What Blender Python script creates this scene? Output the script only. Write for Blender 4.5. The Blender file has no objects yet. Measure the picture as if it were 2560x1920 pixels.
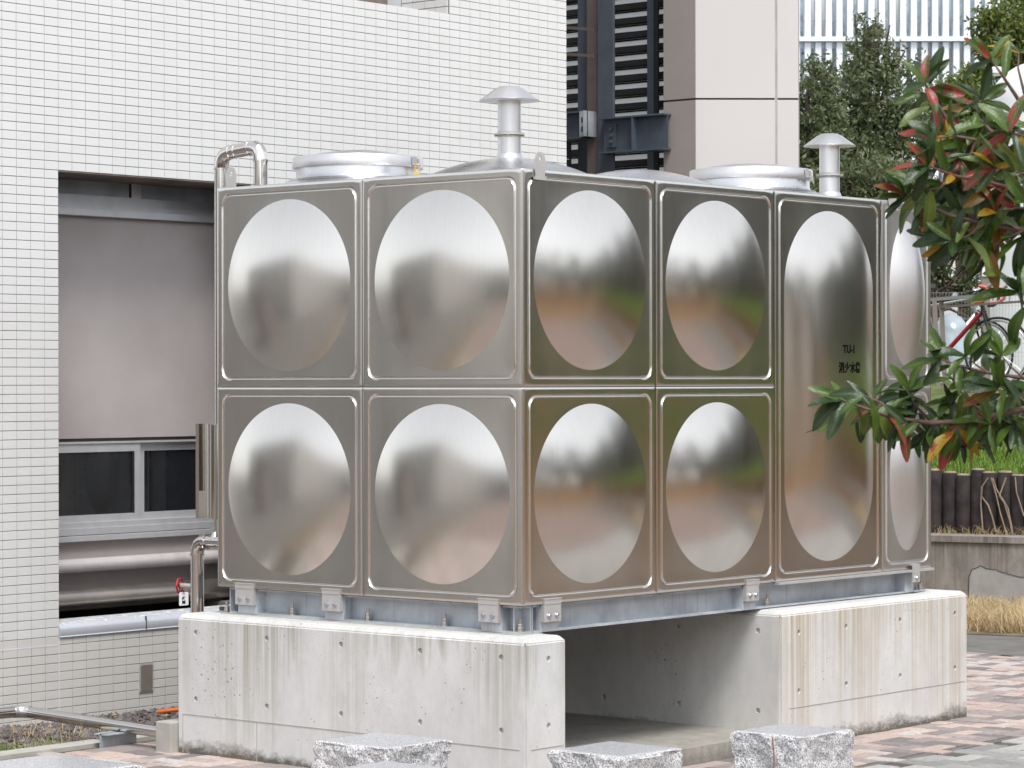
import bpy, bmesh, math, random
import numpy as np
from mathutils import Vector, Matrix

rnd = random.Random(7)
nrs = np.random.RandomState(11)
T = 0.83                       # height of the tank's underside above the ground (z = 0)
S = bpy.context.scene
COL = S.collection

# ------------------------------------------------------------------ camera
F_PX, CX, CY, CZ = 7030.54, 8.2350, -9.8185, 1.01956 + T
YAW, PITCH, ROLL = -0.70174, -0.000434, -0.001694
_f = np.array([math.sin(YAW)*math.cos(PITCH), math.cos(YAW)*math.cos(PITCH), math.sin(PITCH)])
_r = np.array([math.cos(YAW), -math.sin(YAW), 0.0])
_u = np.cross(_r, _f)
_r, _u = math.cos(ROLL)*_r + math.sin(ROLL)*_u, -math.sin(ROLL)*_r + math.cos(ROLL)*_u
_C = np.array([CX, CY, CZ])
def ray(px, py): return _f + _r*(px-1280)/F_PX + _u*(960-py)/F_PX
def onz(px, py, z): d = ray(px, py); return Vector(_C + d*(z-_C[2])/d[2])
def onx(px, py, x): d = ray(px, py); return Vector(_C + d*(x-_C[0])/d[0])
def ony(px, py, y): d = ray(px, py); return Vector(_C + d*(y-_C[1])/d[1])
def atd(px, py, dep): return Vector(_C + dep*ray(px, py))
def proj(p):
    d = np.array(p) - _C; z = d @ _f
    return 1280 + F_PX*(d @ _r)/z, 960 - F_PX*(d @ _u)/z, z

cam = bpy.data.cameras.new('camera')
cam_o = bpy.data.objects.new('camera', cam); COL.objects.link(cam_o)
cam.sensor_width = 36.0; cam.lens = F_PX/2560*36.0
cam.clip_start = 0.1; cam.clip_end = 2000
cam.dof.use_dof = True; cam.dof.focus_distance = 13.2; cam.dof.aperture_fstop = 18
M = Matrix(((_r[0], _u[0], -_f[0], _C[0]), (_r[1], _u[1], -_f[1], _C[1]), (_r[2], _u[2], -_f[2], _C[2]), (0, 0, 0, 1)))
cam_o.matrix_world = M
S.camera = cam_o

# ------------------------------------------------------------------ sky, sun, exposure (bright overcast)
SUN_DIR = Vector((0.42, -0.30, 0.86)).normalized()
w = bpy.data.worlds.new('World'); S.world = w; w.use_nodes = True
nt = w.node_tree; bg = nt.nodes['Background']
sky = nt.nodes.new('ShaderNodeTexSky'); sky.sky_type = 'NISHITA'; sky.sun_disc = False
sky.sun_elevation = math.asin(SUN_DIR.z); sky.sun_rotation = math.atan2(SUN_DIR.x, SUN_DIR.y)
sky.air_density = 1.0; sky.dust_density = 1.5; sky.ozone_density = 1.0
hs = nt.nodes.new('ShaderNodeHueSaturation'); hs.inputs['Saturation'].default_value = 0.22
nt.links.new(sky.outputs[0], hs.inputs['Color']); nt.links.new(hs.outputs[0], bg.inputs[0])
bg.inputs[1].default_value = 0.13
sun = bpy.data.lights.new('sun', 'SUN'); sun.energy = 1.3; sun.angle = math.radians(22); sun.color = (1.0, 0.97, 0.93)
sun_o = bpy.data.objects.new('sun', sun); COL.objects.link(sun_o)
sun_o.rotation_euler = SUN_DIR.to_track_quat('Z', 'Y').to_euler(); sun_o.location = (0, 0, 30)
S.view_settings.view_transform = 'Standard'; S.view_settings.look = 'None'
S.view_settings.exposure = 1.0; S.view_settings.gamma = 1.0; S.view_settings.use_curve_mapping = False
S.render.engine = 'CYCLES'
S.cycles.use_denoising = True
S.cycles.max_bounces = 8; S.cycles.glossy_bounces = 5; S.cycles.diffuse_bounces = 3
S.cycles.caustics_reflective = False; S.cycles.caustics_refractive = False
S.cycles.sample_clamp_indirect = 6.0

# ------------------------------------------------------------------ materials
MATS = {}
class N:
    def __init__(s, name):
        s.m = bpy.data.materials.new(name); s.m.use_nodes = True; s.t = s.m.node_tree
        s.b = s.t.nodes['Principled BSDF']; MATS[name] = s.m
    def n(s, typ, **kw):
        x = s.t.nodes.new('ShaderNode'+typ)
        for k, v in kw.items(): setattr(x, k, v)
        return x
    def l(s, a, b): s.t.links.new(a, b)
    def val(s, sock, v):
        if hasattr(v, 'is_linked') or isinstance(v, bpy.types.NodeSocket): s.l(v, sock)
        else: sock.default_value = v
    def coord(s, kind='Object', scale=(1, 1, 1), loc=(0, 0, 0)):
        c = s.n('TexCoord'); mp = s.n('Mapping'); mp.inputs['Scale'].default_value = scale; mp.inputs['Location'].default_value = loc
        s.l(c.outputs[kind], mp.inputs['Vector']); return mp.outputs[0]
    def pos(s, scale=(1, 1, 1), loc=(0, 0, 0)):
        g = s.n('NewGeometry'); mp = s.n('Mapping'); mp.inputs['Scale'].default_value = scale; mp.inputs['Location'].default_value = loc
        s.l(g.outputs['Position'], mp.inputs['Vector']); return mp.outputs[0]
    def noise(s, vec, scale=5, detail=3, rough=0.55):
        x = s.n('TexNoise'); x.inputs['Scale'].default_value = scale; x.inputs['Detail'].default_value = detail; x.inputs['Roughness'].default_value = rough
        s.l(vec, x.inputs['Vector']); return x.outputs['Fac']
    def voro(s, vec, scale=5, out='Distance'):
        x = s.n('TexVoronoi'); x.inputs['Scale'].default_value = scale; s.l(vec, x.inputs['Vector']); return x.outputs[out]
    def ramp(s, fac, stops):
        x = s.n('ValToRGB'); e = x.color_ramp.elements
        while len(e) < len(stops): e.new(0.5)
        for el, (p, c) in zip(e, stops):
            el.position = p; el.color = (c, c, c, 1) if isinstance(c, (int, float)) else (*c, 1)
        s.l(fac, x.inputs[0]); return x.outputs[0]
    def mix(s, fac, a, b, mode='MIX'):
        x = s.n('Mix', data_type='RGBA', blend_type=mode)
        s.val(x.inputs[0], fac)
        for sock, v in ((x.inputs[6], a), (x.inputs[7], b)):
            s.val(sock, (*v, 1) if isinstance(v, tuple) and len(v) == 3 else v)
        return x.outputs[2]
    def math(s, op, a, b=0.0, clamp=False):
        x = s.n('Math', operation=op, use_clamp=clamp); s.val(x.inputs[0], a); s.val(x.inputs[1], b); return x.outputs[0]
    def mapr(s, v, a, b, c=0.0, d=1.0):
        x = s.n('MapRange'); s.val(x.inputs[0], v)
        for i, q in enumerate((a, b, c, d)): x.inputs[i+1].default_value = q
        return x.outputs[0]
    def bump(s, h, strength=0.2, dist=0.01):
        x = s.n('Bump'); x.inputs['Strength'].default_value = strength; x.inputs['Distance'].default_value = dist
        s.l(h, x.inputs['Height']); s.l(x.outputs[0], s.b.inputs['Normal'])
    def set(s, color=None, rough=None, metal=None, spec=None):
        for k, v in (('Base Color', color), ('Roughness', rough), ('Metallic', metal), ('Specular IOR Level', spec)):
            if v is None: continue
            s.val(s.b.inputs[k], (*v, 1) if isinstance(v, tuple) and len(v) == 3 else v)
        return s

def flat(name, color, rough=0.6, metal=0.0, var=0.12, scale=6.0, bump=0.0, bscale=60, spec=None):
    k = N(name); p = k.pos()
    nz = k.noise(p, scale, 4)
    dark = tuple(c*(1-var) for c in color); lite = tuple(min(1, c*(1+var)) for c in color)
    k.set(k.mix(k.mapr(nz, .3, .7), dark, lite), rough, metal, spec)
    if bump: k.bump(k.noise(p, bscale, 3), bump, 0.004)
    return k.m

def steel(name, color, rough, var=0.05, streak=0.0, wave=0.0):
    k = N(name)
    c2 = k.coord('Object', (1.6, 1.6, 1.1)); s2 = k.noise(c2, 2.0, 3)
    c3 = k.coord('Object', (70, 70, 1.0)); s3 = k.noise(c3, 1.0, 2)
    d = tuple(x*.97 for x in color)
    k.set(k.mix(k.mapr(s3, .3, .7), d, color), k.math('ADD', k.mapr(s3, .3, .7, rough-var*.3, rough+var*.3), k.mapr(s2, .3, .7, -var, var)), 1.0)
    return k.m

steel('stainless', (.78, .75, .705), .20, var=.03)
steel('stainless_dull', (.69, .67, .65), .36)
steel('stainless_roof', (.68, .68, .69), .28)
steel('lagging', (.72, .69, .66), .10, var=.03, streak=.01)
steel('vent_steel', (.76, .76, .765), .40, var=.06)
flat('clip_steel', (.60, .585, .57), .42, .45, .06, 8)
flat('core_dark', (.012, .012, .013), .8)
def galv():
    k = N('galvanised'); p = k.pos(); v = k.voro(p, 55, 'Color'); n = k.noise(p, 7, 4); st = k.noise(k.pos((40, 40, 1.5)), 1, 3)
    c = k.mix(k.mapr(n, .3, .7), (.40, .44, .48), (.60, .64, .68))
    c = k.mix(k.math('MULTIPLY', k.mapr(st, .58, .75), .55), c, (.16, .17, .18))
    k.set(c, k.mapr(n, .3, .7, .42, .6), .35); k.bump(v, .03, .001)
galv()
flat('bolt_zinc', (.58, .63, .70), .32, .9, .08, 30)
flat('bolt_steel', (.56, .53, .49), .32, 1.0, .1, 30)
flat('brass', (.80, .56, .16), .3, 1.0, .1, 40)
flat('red_paint', (.52, .015, .03), .4, 0, .1, 30)
flat('tag_white', (.82, .83, .85), .5, 0, .02)
flat('ink', (.008, .008, .009), .95, spec=.02)
flat('grout', (.26, .24, .23), .9, 0, .25, 25)
flat('tile_white', (.75, .755, .75), .18, 0, .02, 2.2, spec=.45)
flat('tile_lower', (.70, .69, .67), .30, 0, .04, 3.0)
flat('sealant', (.74, .76, .82), .6, 0, .04, 20)
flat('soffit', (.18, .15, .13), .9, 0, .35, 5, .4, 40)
flat('aluminium', (.62, .63, .66), .38, .4, .06, 12)
flat('aluminium_dark', (.10, .10, .11), .5, .3, .1)
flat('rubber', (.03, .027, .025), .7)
def glass(name, col, rough):
    k = N(name); n = k.noise(k.pos(), 3.5, 2); k.set(k.mix(k.mapr(n, .35, .65), col, tuple(c*1.5 for c in col)), rough, 0, .6)
glass('glass_dark', (.012, .014, .017), .04)
glass('glass_blue', (.40, .46, .51), .12)
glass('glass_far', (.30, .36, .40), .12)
def spandrel():
    k = N('spandrel'); p = k.pos(); v = k.voro(p, 150); n = k.noise(p, 1.4, 3); n2 = k.noise(p, 90, 2)
    c = k.mix(k.mapr(n, .3, .7), (.41, .37, .36), (.52, .48, .47))
    c = k.mix(k.math('MULTIPLY', k.math('LESS_THAN', v, .18), k.mapr(n2, .45, .6, 0, .55)), c, (.12, .105, .10))
    k.set(c, .75); k.bump(n2, .15, .002)
spandrel()
flat('pipe_pale', (.60, .57, .57), .5, .25, .10, 9)
flat('pipe_steel', (.46, .42, .39), .33, .9, .12, 6)
def coping():
    k = N('coping'); p = k.pos(); n = k.noise(p, 26, 5, .7); g = k.n('NewGeometry'); sx = k.n('SeparateXYZ'); k.l(g.outputs['Normal'], sx.inputs[0])
    up = k.mapr(sx.outputs[2], .8, .95)
    k.set(k.mix(k.math('MULTIPLY', k.mapr(n, .52, .58), up), (.56, .59, .65), (.86, .86, .85)), .42, .1)
coping()

def concrete(name, base, stain, top, streak_amt=.8, green=0.0, length=.35, foot=0.6, pits=.35, cr=(.40, .62), mott=0.0, xonly=False):
    k = N(name); p = k.pos(); g = k.n('NewGeometry'); sp = k.n('SeparateXYZ'); k.l(g.outputs['Position'], sp.inputs[0])
    sn = k.n('SeparateXYZ'); k.l(g.outputs['True Normal'], sn.inputs[0])
    side = k.math('SUBTRACT', 1.0, k.math('ABSOLUTE', sn.outputs[2]))
    if xonly: side = k.math('MULTIPLY', side, k.mapr(k.math('ABSOLUTE', sn.outputs[0]), .3, .9, .12, 1))
    n1 = k.noise(p, 2.2, 5, .6); n2 = k.noise(p, 14, 5, .6)
    c = k.mix(k.mapr(n1, .3, .7), tuple(b*.90 for b in base), tuple(min(1, b*1.05) for b in base))
    c = k.mix(k.math('MULTIPLY', k.mapr(n2, .52, .72), .35), c, tuple(b*.82 for b in base))
    st = k.noise(k.pos((34, 34, .5)), 1, 4, .7); sl = k.noise(k.pos((2.3, 2.3, .01), (1.7, .6, 0)), 1.0, 3, .6)
    cl = k.noise(k.pos((1.9, 1.9, .15), (5, 2, 0)), 1.0, 2)
    dep = k.math('SUBTRACT', top, sp.outputs[2])
    lenv = k.mapr(sl, .40, .68, .03, length*2.4)
    fade = k.math('SUBTRACT', 1.0, k.math('DIVIDE', dep, lenv), True)
    msk = k.math('MULTIPLY', k.math('MULTIPLY', k.math('MULTIPLY', k.mapr(st, .40, .66), k.mapr(cl, *cr)), k.math('POWER', fade, .8)), side)
    c = k.mix(k.math('MULTIPLY', msk, streak_amt), c, stain)
    if mott: c = k.mix(k.math('MULTIPLY', k.mapr(k.noise(k.pos((5, 5, 2.2)), 1.6, 6, .75), .42, .66), mott), c, tuple(b*.48 for b in base))
    if green:
        gn = k.noise(k.pos((9, 9, .4), (3.1, 0, 0)), 1, 3); c = k.mix(k.math('MULTIPLY', k.mapr(gn, .68, .76), k.math('MULTIPLY', side, green)), c, (.22, .25, .10))
    v = k.voro(p, 26); v2 = k.voro(p, 75); pn = k.noise(p, 3.0, 2)
    pit = k.math('MULTIPLY', k.math('LESS_THAN', v, k.mapr(pn, .36, .72, .0, .16)), pits*2, True)
    pit2 = k.math('MULTIPLY', k.math('LESS_THAN', v2, k.mapr(pn, .34, .70, .0, .17)), pits*2, True)
    c = k.mix(k.math('MAXIMUM', pit, pit2), c, tuple(b*.38 for b in base))
    if foot:
        fn = k.noise(k.pos((9, 9, 14)), 2, 6, .75); fl_ = k.noise(k.pos((1.3, 1.3, .1)), 1, 2)
        hgt = k.math('DIVIDE', sp.outputs[2], k.mapr(fl_, .35, .65, .035, .13))
        fs = k.math('SUBTRACT', k.math('MULTIPLY', fn, 1.7), hgt)
        c = k.mix(k.math('MULTIPLY', k.mapr(fs, .05, .75), foot), c, (.075, .065, .045))
    k.set(c, .82); k.bump(k.math('ADD', n2, k.math('MULTIPLY', pit, -1.5)), .22, .004)
concrete('concrete_front', (.655, .655, .645), (.30, .285, .205), T-.15, .95, .9, .42, .9, .45, cr=(.34, .52), mott=.22)
concrete('concrete_right', (.675, .67, .655), (.43, .335, .19), T-.15, 1.0, 0, .85, .9, .45, cr=(.38, .54), xonly=True, mott=.20)
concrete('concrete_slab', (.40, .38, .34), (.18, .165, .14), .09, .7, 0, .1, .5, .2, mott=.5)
concrete('concrete_old', (.33, .305, .28), (.13, .115, .10), .62, 1.0, 0, .7, .3, .3, cr=(.3, .5), mott=.75)
concrete('concrete_patch', (.40, .39, .38), (.26, .25, .24), .50, .6, 0, .3, .2, .1, mott=.35)

def granite():
    k = N('granite'); p = k.pos(); a = k.voro(p, 230, 'Color'); b = k.noise(p, 150, 3, .7); c0 = k.noise(p, 9, 3)
    sa = k.n('SeparateColor'); k.l(a, sa.inputs[0])
    f = k.math('ADD', k.math('MULTIPLY', sa.outputs[0], .55), k.math('MULTIPLY', b, .6))
    col = k.ramp(f, [(.22, (.05, .05, .055)), (.40, (.30, .30, .315)), (.62, (.56, .56, .575)), (.85, (.80, .79, .78))])
    col = k.mix(k.math('MULTIPLY', k.mapr(c0, .55, .7), .18), col, (.55, .47, .42))
    k.set(col, .62); k.bump(b, .5, .006)
    k = N('granite_top'); p = k.pos(); a = k.voro(p, 260, 'Color'); sa = k.n('SeparateColor'); k.l(a, sa.inputs[0]); b = k.noise(p, 120, 3)
    f = k.math('ADD', k.math('MULTIPLY', sa.outputs[0], .5), k.math('MULTIPLY', b, .5))
    k.set(k.ramp(f, [(.2, (.24, .25, .27)), (.5, (.46, .47, .49)), (.85, (.66, .66, .67))]), .22)
granite()

def tinted(name, stops, rough, attr='tint', var=.18, scale=30, bump=.15, bs=80, spec=None, rand=False):
    k = N(name); p = k.pos(); a = k.n('Attribute', attribute_name=attr)
    sc = k.n('SeparateColor'); k.l(a.outputs['Color'], sc.inputs[0]); fac = sc.outputs[0]
    c = k.ramp(fac, stops); n = k.noise(p, scale, 4, .6)
    c = k.mix(k.math('MULTIPLY', k.mapr(n, .35, .7), var*2), c, (.07, .06, .055))
    k.set(c, rough, 0, spec)
    if bump: k.bump(k.noise(p, bs, 3), bump, .003)
    return k
tinted('paver', [(0, (.21, .19, .185)), (.3, (.34, .295, .285)), (.55, (.46, .375, .345)), (.78, (.58, .45, .395)), (1, (.55, .52, .50))], .85)
tinted('paver_grey', [(0, (.27, .27, .26)), (.5, (.38, .38, .37)), (1, (.50, .49, .47))], .85)
tinted('gravel', [(0, (.06, .05, .05)), (.5, (.16, .14, .14)), (.85, (.28, .25, .23)), (.95, (.42, .30, .12)), (1, (.62, .60, .57))], .8)
def foliage(name, stops, rough=.45, trans=.35):
    k = N(name); a = k.n('Attribute', attribute_name='tint'); sc = k.n('SeparateColor'); k.l(a.outputs['Color'], sc.inputs[0])
    c = k.ramp(sc.outputs[0], stops); k.set(c, rough, 0, .4)
    tr = k.n('BsdfTranslucent'); k.l(c, tr.inputs[0]); mx = k.n('MixShader'); mx.inputs[0].default_value = trans
    out = [x for x in k.t.nodes if x.type == 'OUTPUT_MATERIAL'][0]
    k.l(k.b.outputs[0], mx.inputs[1]); k.l(tr.outputs[0], mx.inputs[2]); k.l(mx.outputs[0], out.inputs[0])
foliage('leaf_oak', [(0, (.060, .080, .038)), (.45, (.135, .17, .080)), (.75, (.26, .275, .15)), (.9, (.42, .37, .24)), (1, (.50, .43, .31))])
foliage('leaf_camphor', [(0, (.055, .085, .02)), (.5, (.155, .20, .05)), (1, (.34, .35, .10))])
foliage('grass_green', [(0, (.05, .10, .015)), (.5, (.16, .28, .035)), (.85, (.30, .42, .08)), (1, (.40, .36, .16))], .6)
foliage('grass_dry', [(0, (.20, .13, .06)), (.35, (.52, .39, .21)), (.8, (.74, .60, .38)), (.95, (.74, .64, .44)), (1, (.20, .26, .06))], .7)
foliage('leaf_hedge', [(0, (.08, .082, .074)), (.5, (.15, .155, .135)), (1, (.24, .245, .21))])
foliage('stalk_brown', [(0, (.12, .05, .014)), (.5, (.30, .135, .032)), (1, (.46, .22, .05))], .7)
flat('bark', (.085, .06, .048), .9, 0, .35, 20, .5, 60)
flat('twig', (.13, .085, .07), .8, 0, .3, 60, .3, 200)
flat('twig_red', (.26, .11, .07), .7, 0, .25, 60)
flat('leaf_litter', (.30, .165, .065), .95, 0, .45, 3, .4, 30)
flat('soil', (.16, .125, .085), .95, 0, .35, 6, .5, 30)
flat('soil_grass', (.10, .13, .035), .95, 0, .4, 5, .5, 30)
flat('asphalt', (.15, .145, .135), .9, 0, .25, 5, .4, 120)
flat('log_dark', (.035, .028, .027), .9, 0, .5, 10, .6, 45)
flat('log_edge', (.32, .24, .18), .9, 0, .3, 12)
flat('paint_bluegrey', (.085, .105, .135), .45, .2, .12, 8)
flat('paint_charcoal', (.018, .019, .021), .6, .1, .2, 8)
k_ = N('slat_white'); k_.set((.85, .85, .86), .4)
_tr = k_.n('BsdfTranslucent'); _tr.inputs[0].default_value = (.95, .95, .96, 1); _mx = k_.n('MixShader'); _mx.inputs[0].default_value = .75
_o = [x for x in k_.t.nodes if x.type == 'OUTPUT_MATERIAL'][0]; k_.l(k_.b.outputs[0], _mx.inputs[1]); k_.l(_tr.outputs[0], _mx.inputs[2]); k_.l(_mx.outputs[0], _o.inputs[0])
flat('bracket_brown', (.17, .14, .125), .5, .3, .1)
flat('panel_beige', (.58, .56, .55), .55, 0, .03, 1.2)
flat('panel_taupe', (.32, .285, .262), .6, 0, .05, 2.5)
flat('joint_dark', (.07, .065, .06), .8)
flat('joint_grey', (.40, .39, .40), .6)
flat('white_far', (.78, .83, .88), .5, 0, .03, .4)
flat('white_wall', (.66, .66, .64), .7, 0, .05, 1)
flat('white_gloss', (.86, .87, .88), .3, 0, .02, 1)
flat('blue_mark', (.16, .27, .62), .4)
flat('rail_taupe', (.24, .205, .185), .6, .1, .08, 10)
flat('rail_grey', (.36, .35, .34), .5, .4, .08, 10)
flat('wire', (.42, .42, .42), .5, .4)
flat('tape_pink', (.68, .16, .14), .6, 0, .08, 40)
flat('bike_black', (.012, .012, .013), .35)
flat('bike_red', (.30, .012, .02), .35)
flat('bike_white', (.75, .75, .75), .4)
flat('bike_silver', (.55, .55, .57), .3, .9)
flat('tyre', (.015, .015, .016), .8)
flat('grey_block', (.44, .425, .40), .7, 0, .10, .3)
flat('dark_opening', (.02, .02, .022), .5)
flat('hose_orange', (.75, .16, .03), .5)
flat('concrete_kerb', (.42, .41, .37), .85, 0, .12, 8, .2)
flat('tray', (.12, .12, .125), .5, .3)

# ------------------------------------------------------------------ object helpers
ORG = {}
def org(o): return ORG.get(o.name, Vector((0, 0, 0)))
def setup(o, parent=None, label=None, cat=None, group=None, kind=None):
    COL.objects.link(o)
    if parent is not None: o.parent = parent
    if label: o['label'] = label
    if cat: o['category'] = cat
    if group: o['group'] = group
    if kind: o['kind'] = kind
    return o
def thing(name, label, cat, loc=(0, 0, 0), group=None):
    o = bpy.data.objects.new(name, None); o.location = loc; o.empty_display_size = .2
    setup(o, None, label, cat, group); ORG[o.name] = Vector(loc); return o

class MB:
    def __init__(s): s.v = []; s.f = []; s.mi = []; s.cur = 0
    def add(s, vs, fs):
        o = len(s.v); s.v += [tuple(q) for q in vs]
        for f in fs: s.f.append(tuple(i+o for i in f)); s.mi.append(s.cur)
        return s
    def box(s, x0, x1, y0, y1, z0, z1):
        return s.add([(x0, y0, z0), (x1, y0, z0), (x1, y1, z0), (x0, y1, z0), (x0, y0, z1), (x1, y0, z1), (x1, y1, z1), (x0, y1, z1)],
                     [(0, 3, 2, 1), (4, 5, 6, 7), (0, 1, 5, 4), (1, 2, 6, 5), (2, 3, 7, 6), (3, 0, 4, 7)])
    def obox(s, c, ax, ay, az):     # centre, three half-axis vectors
        c, ax, ay, az = Vector(c), Vector(ax), Vector(ay), Vector(az)
        q = [c+i*ax+j*ay+k*az for k in (-1, 1) for (i, j) in ((-1, -1), (1, -1), (1, 1), (-1, 1))]
        return s.add(q, [(0, 3, 2, 1), (4, 5, 6, 7), (0, 1, 5, 4), (1, 2, 6, 5), (2, 3, 7, 6), (3, 0, 4, 7)])
    def bar(s, a, b, w, h, up=(0, 0, 1)):
        a, b = Vector(a), Vector(b); d = (b-a).normalized(); x = d.cross(Vector(up))
        if x.length < 1e-4: x = d.cross(Vector((1, 0, 0)))
        x.normalize(); y = x.cross(d)
        return s.obox((a+b)/2, (b-a)/2, x*w/2, y*h/2)
    def tube(s, pts, r, n=12, caps=True):
        pts = [Vector(p) for p in pts]; rs = r if isinstance(r, (list, tuple)) else [r]*len(pts)
        o = len(s.v); prev = None; rings = []
        for i, p in enumerate(pts):
            d = (pts[min(i+1, len(pts)-1)] - pts[max(i-1, 0)]).normalized()
            if prev is None:
                x = d.cross(Vector((0, 0, 1)))
                if x.length < 1e-3: x = d.cross(Vector((1, 0, 0)))
            else: x = prev - d*prev.dot(d)
            x.normalize(); prev = x; y = d.cross(x)
            for k in range(n):
                a = 2*math.pi*k/n; s.v.append(tuple(p + (x*math.cos(a)+y*math.sin(a))*rs[i]))
        for i in range(len(pts)-1):
            for k in range(n):
                s.f.append((o+i*n+k, o+i*n+(k+1) % n, o+(i+1)*n+(k+1) % n, o+(i+1)*n+k)); s.mi.append(s.cur)
        if caps:
            s.f.append(tuple(o+k for k in reversed(range(n)))); s.mi.append(s.cur)
            s.f.append(tuple(o+(len(pts)-1)*n+k for k in range(n))); s.mi.append(s.cur)
        return s
    def lathe(s, prof, c, n=32, axis=(0, 0, 1)):
        c = Vector(c); a = Vector(axis).normalized(); x = a.cross(Vector((1, 0, 0)))
        if x.length < .1: x = a.cross(Vector((0, 1, 0)))
        x.normalize(); y = a.cross(x); o = len(s.v)
        for (r, z) in prof:
            for k in range(n):
                t = 2*math.pi*k/n; s.v.append(tuple(c + a*z + (x*math.cos(t)+y*math.sin(t))*r))
        for i in range(len(prof)-1):
            for k in range(n): s.f.append((o+i*n+k, o+i*n+(k+1) % n, o+(i+1)*n+(k+1) % n, o+(i+1)*n+k)); s.mi.append(s.cur)
        s.f.append(tuple(o+k for k in reversed(range(n)))); s.mi.append(s.cur)
        s.f.append(tuple(o+(len(prof)-1)*n+k for k in range(n))); s.mi.append(s.cur)
        return s
    def prism(s, poly, z0, z1):
        n = len(poly); vs = [(x, y, z0) for x, y in poly]+[(x, y, z1) for x, y in poly]
        return s.add(vs, [tuple(reversed(range(n))), tuple(range(n, 2*n))]+[(i, (i+1) % n, n+(i+1) % n, n+i) for i in range(n)])
    def mesh(s, name, mats, off=Vector((0, 0, 0)), smooth=None):
        m = bpy.data.meshes.new(name); m.from_pydata([(a-off[0], b-off[1], c-off[2]) for a, b, c in s.v], [], s.f)
        for q in (mats if isinstance(mats, (list, tuple)) else [mats]): m.materials.append(MATS[q])
        if len(m.materials) > 1: m.polygons.foreach_set('material_index', s.mi)
        if smooth: smooth_mesh(m, smooth)
        m.update(); return m
    def build(s, name, mats, parent=None, smooth=None, **kw):
        off = org(parent) if parent is not None else Vector((0, 0, 0))
        o = bpy.data.objects.new(name, s.mesh(name, mats, off, smooth))
        setup(o, parent, **kw)
        ORG[o.name] = off; return o
def smooth_mesh(m, ang=35):
    bm = bmesh.new(); bm.from_mesh(m)
    for f in bm.faces: f.smooth = True
    for e in bm.edges:
        if len(e.link_faces) == 2 and e.calc_face_angle(0) > math.radians(ang): e.smooth = False
    bm.to_mesh(m); bm.free()
def bevel_mesh(m, width, seg=2):
    bm = bmesh.new(); bm.from_mesh(m)
    es = [e for e in bm.edges if len(e.link_faces) == 2 and e.calc_face_angle(0) > .5]
    bmesh.ops.bevel(bm, geom=es, offset=width, segments=seg, affect='EDGES', profile=.5)
    bm.to_mesh(m); bm.free(); m.update()
def put(name, mesh, parent, loc, rot=None, scale=None, **kw):     # shared-mesh child placed at world LOC
    o = bpy.data.objects.new(name, mesh); off = org(parent) if parent is not None else Vector((0, 0, 0))
    o.location = Vector(loc)-off
    if rot is not None: o.rotation_euler = rot
    if scale is not None: o.scale = scale if isinstance(scale, (tuple, list)) else (scale,)*3
    setup(o, parent, **kw); ORG[o.name] = Vector(loc); return o
def top(o, label, cat, group=None):
    o['label'] = label; o['category'] = cat
    if group: o['group'] = group
    return o
def fast_mesh(name, V, Fq, mat, tint=None, smooth=False):          # numpy verts, quads (n,4), one tint per vertex
    m = bpy.data.meshes.new(name); V = np.asarray(V, np.float32); Fq = np.asarray(Fq, np.int32)
    k = Fq.shape[1]; m.vertices.add(len(V)); m.vertices.foreach_set('co', V.ravel())
    m.loops.add(Fq.size); m.loops.foreach_set('vertex_index', Fq.ravel())
    m.polygons.add(len(Fq)); m.polygons.foreach_set('loop_start', np.arange(0, Fq.size, k, dtype=np.int32))
    m.polygons.foreach_set('loop_total', np.full(len(Fq), k, np.int32))
    m.update(calc_edges=True); m.materials.append(MATS[mat])
    if tint is not None: add_tint(m, tint)
    m.polygons.foreach_set('use_smooth', np.full(len(Fq), bool(smooth)))
    m.validate(); return m
def add_tint(m, tint):
    a = m.color_attributes.new('tint', 'FLOAT_COLOR', 'POINT'); t = np.ones((len(m.vertices), 4), np.float32)
    t[:, :3] = np.asarray(tint, np.float32).reshape(-1, 1); a.data.foreach_set('color', t.ravel())
BOXF = np.array([(0, 3, 2, 1), (4, 5, 6, 7), (0, 1, 5, 4), (1, 2, 6, 5), (2, 3, 7, 6), (3, 0, 4, 7)])
def boxes_mesh(name, B, mat, tint=None):                           # B: (n,6) x0,x1,y0,y1,z0,z1
    B = np.asarray(B, float); n = len(B)
    ix = [(0, 2, 4), (1, 2, 4), (1, 3, 4), (0, 3, 4), (0, 2, 5), (1, 2, 5), (1, 3, 5), (0, 3, 5)]
    V = np.stack([B[:, list(i)] for i in ix], 1).reshape(-1, 3)
    Fq = (BOXF[None]+8*np.arange(n)[:, None, None]).reshape(-1, 4)
    return fast_mesh(name, V, Fq, mat, None if tint is None else np.repeat(tint, 8))
def text_mesh(body, size, name):
    c = bpy.data.curves.new(name, 'FONT'); c.body = body; c.size = size; c.align_x = 'CENTER'; c.align_y = 'CENTER'; c.offset = size*.03
    o = bpy.data.objects.new(name, c); COL.objects.link(o)
    dg = bpy.context.evaluated_depsgraph_get(); m = bpy.data.meshes.new_from_object(o.evaluated_get(dg))
    bpy.data.objects.remove(o); bpy.data.curves.remove(c); return m

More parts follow.
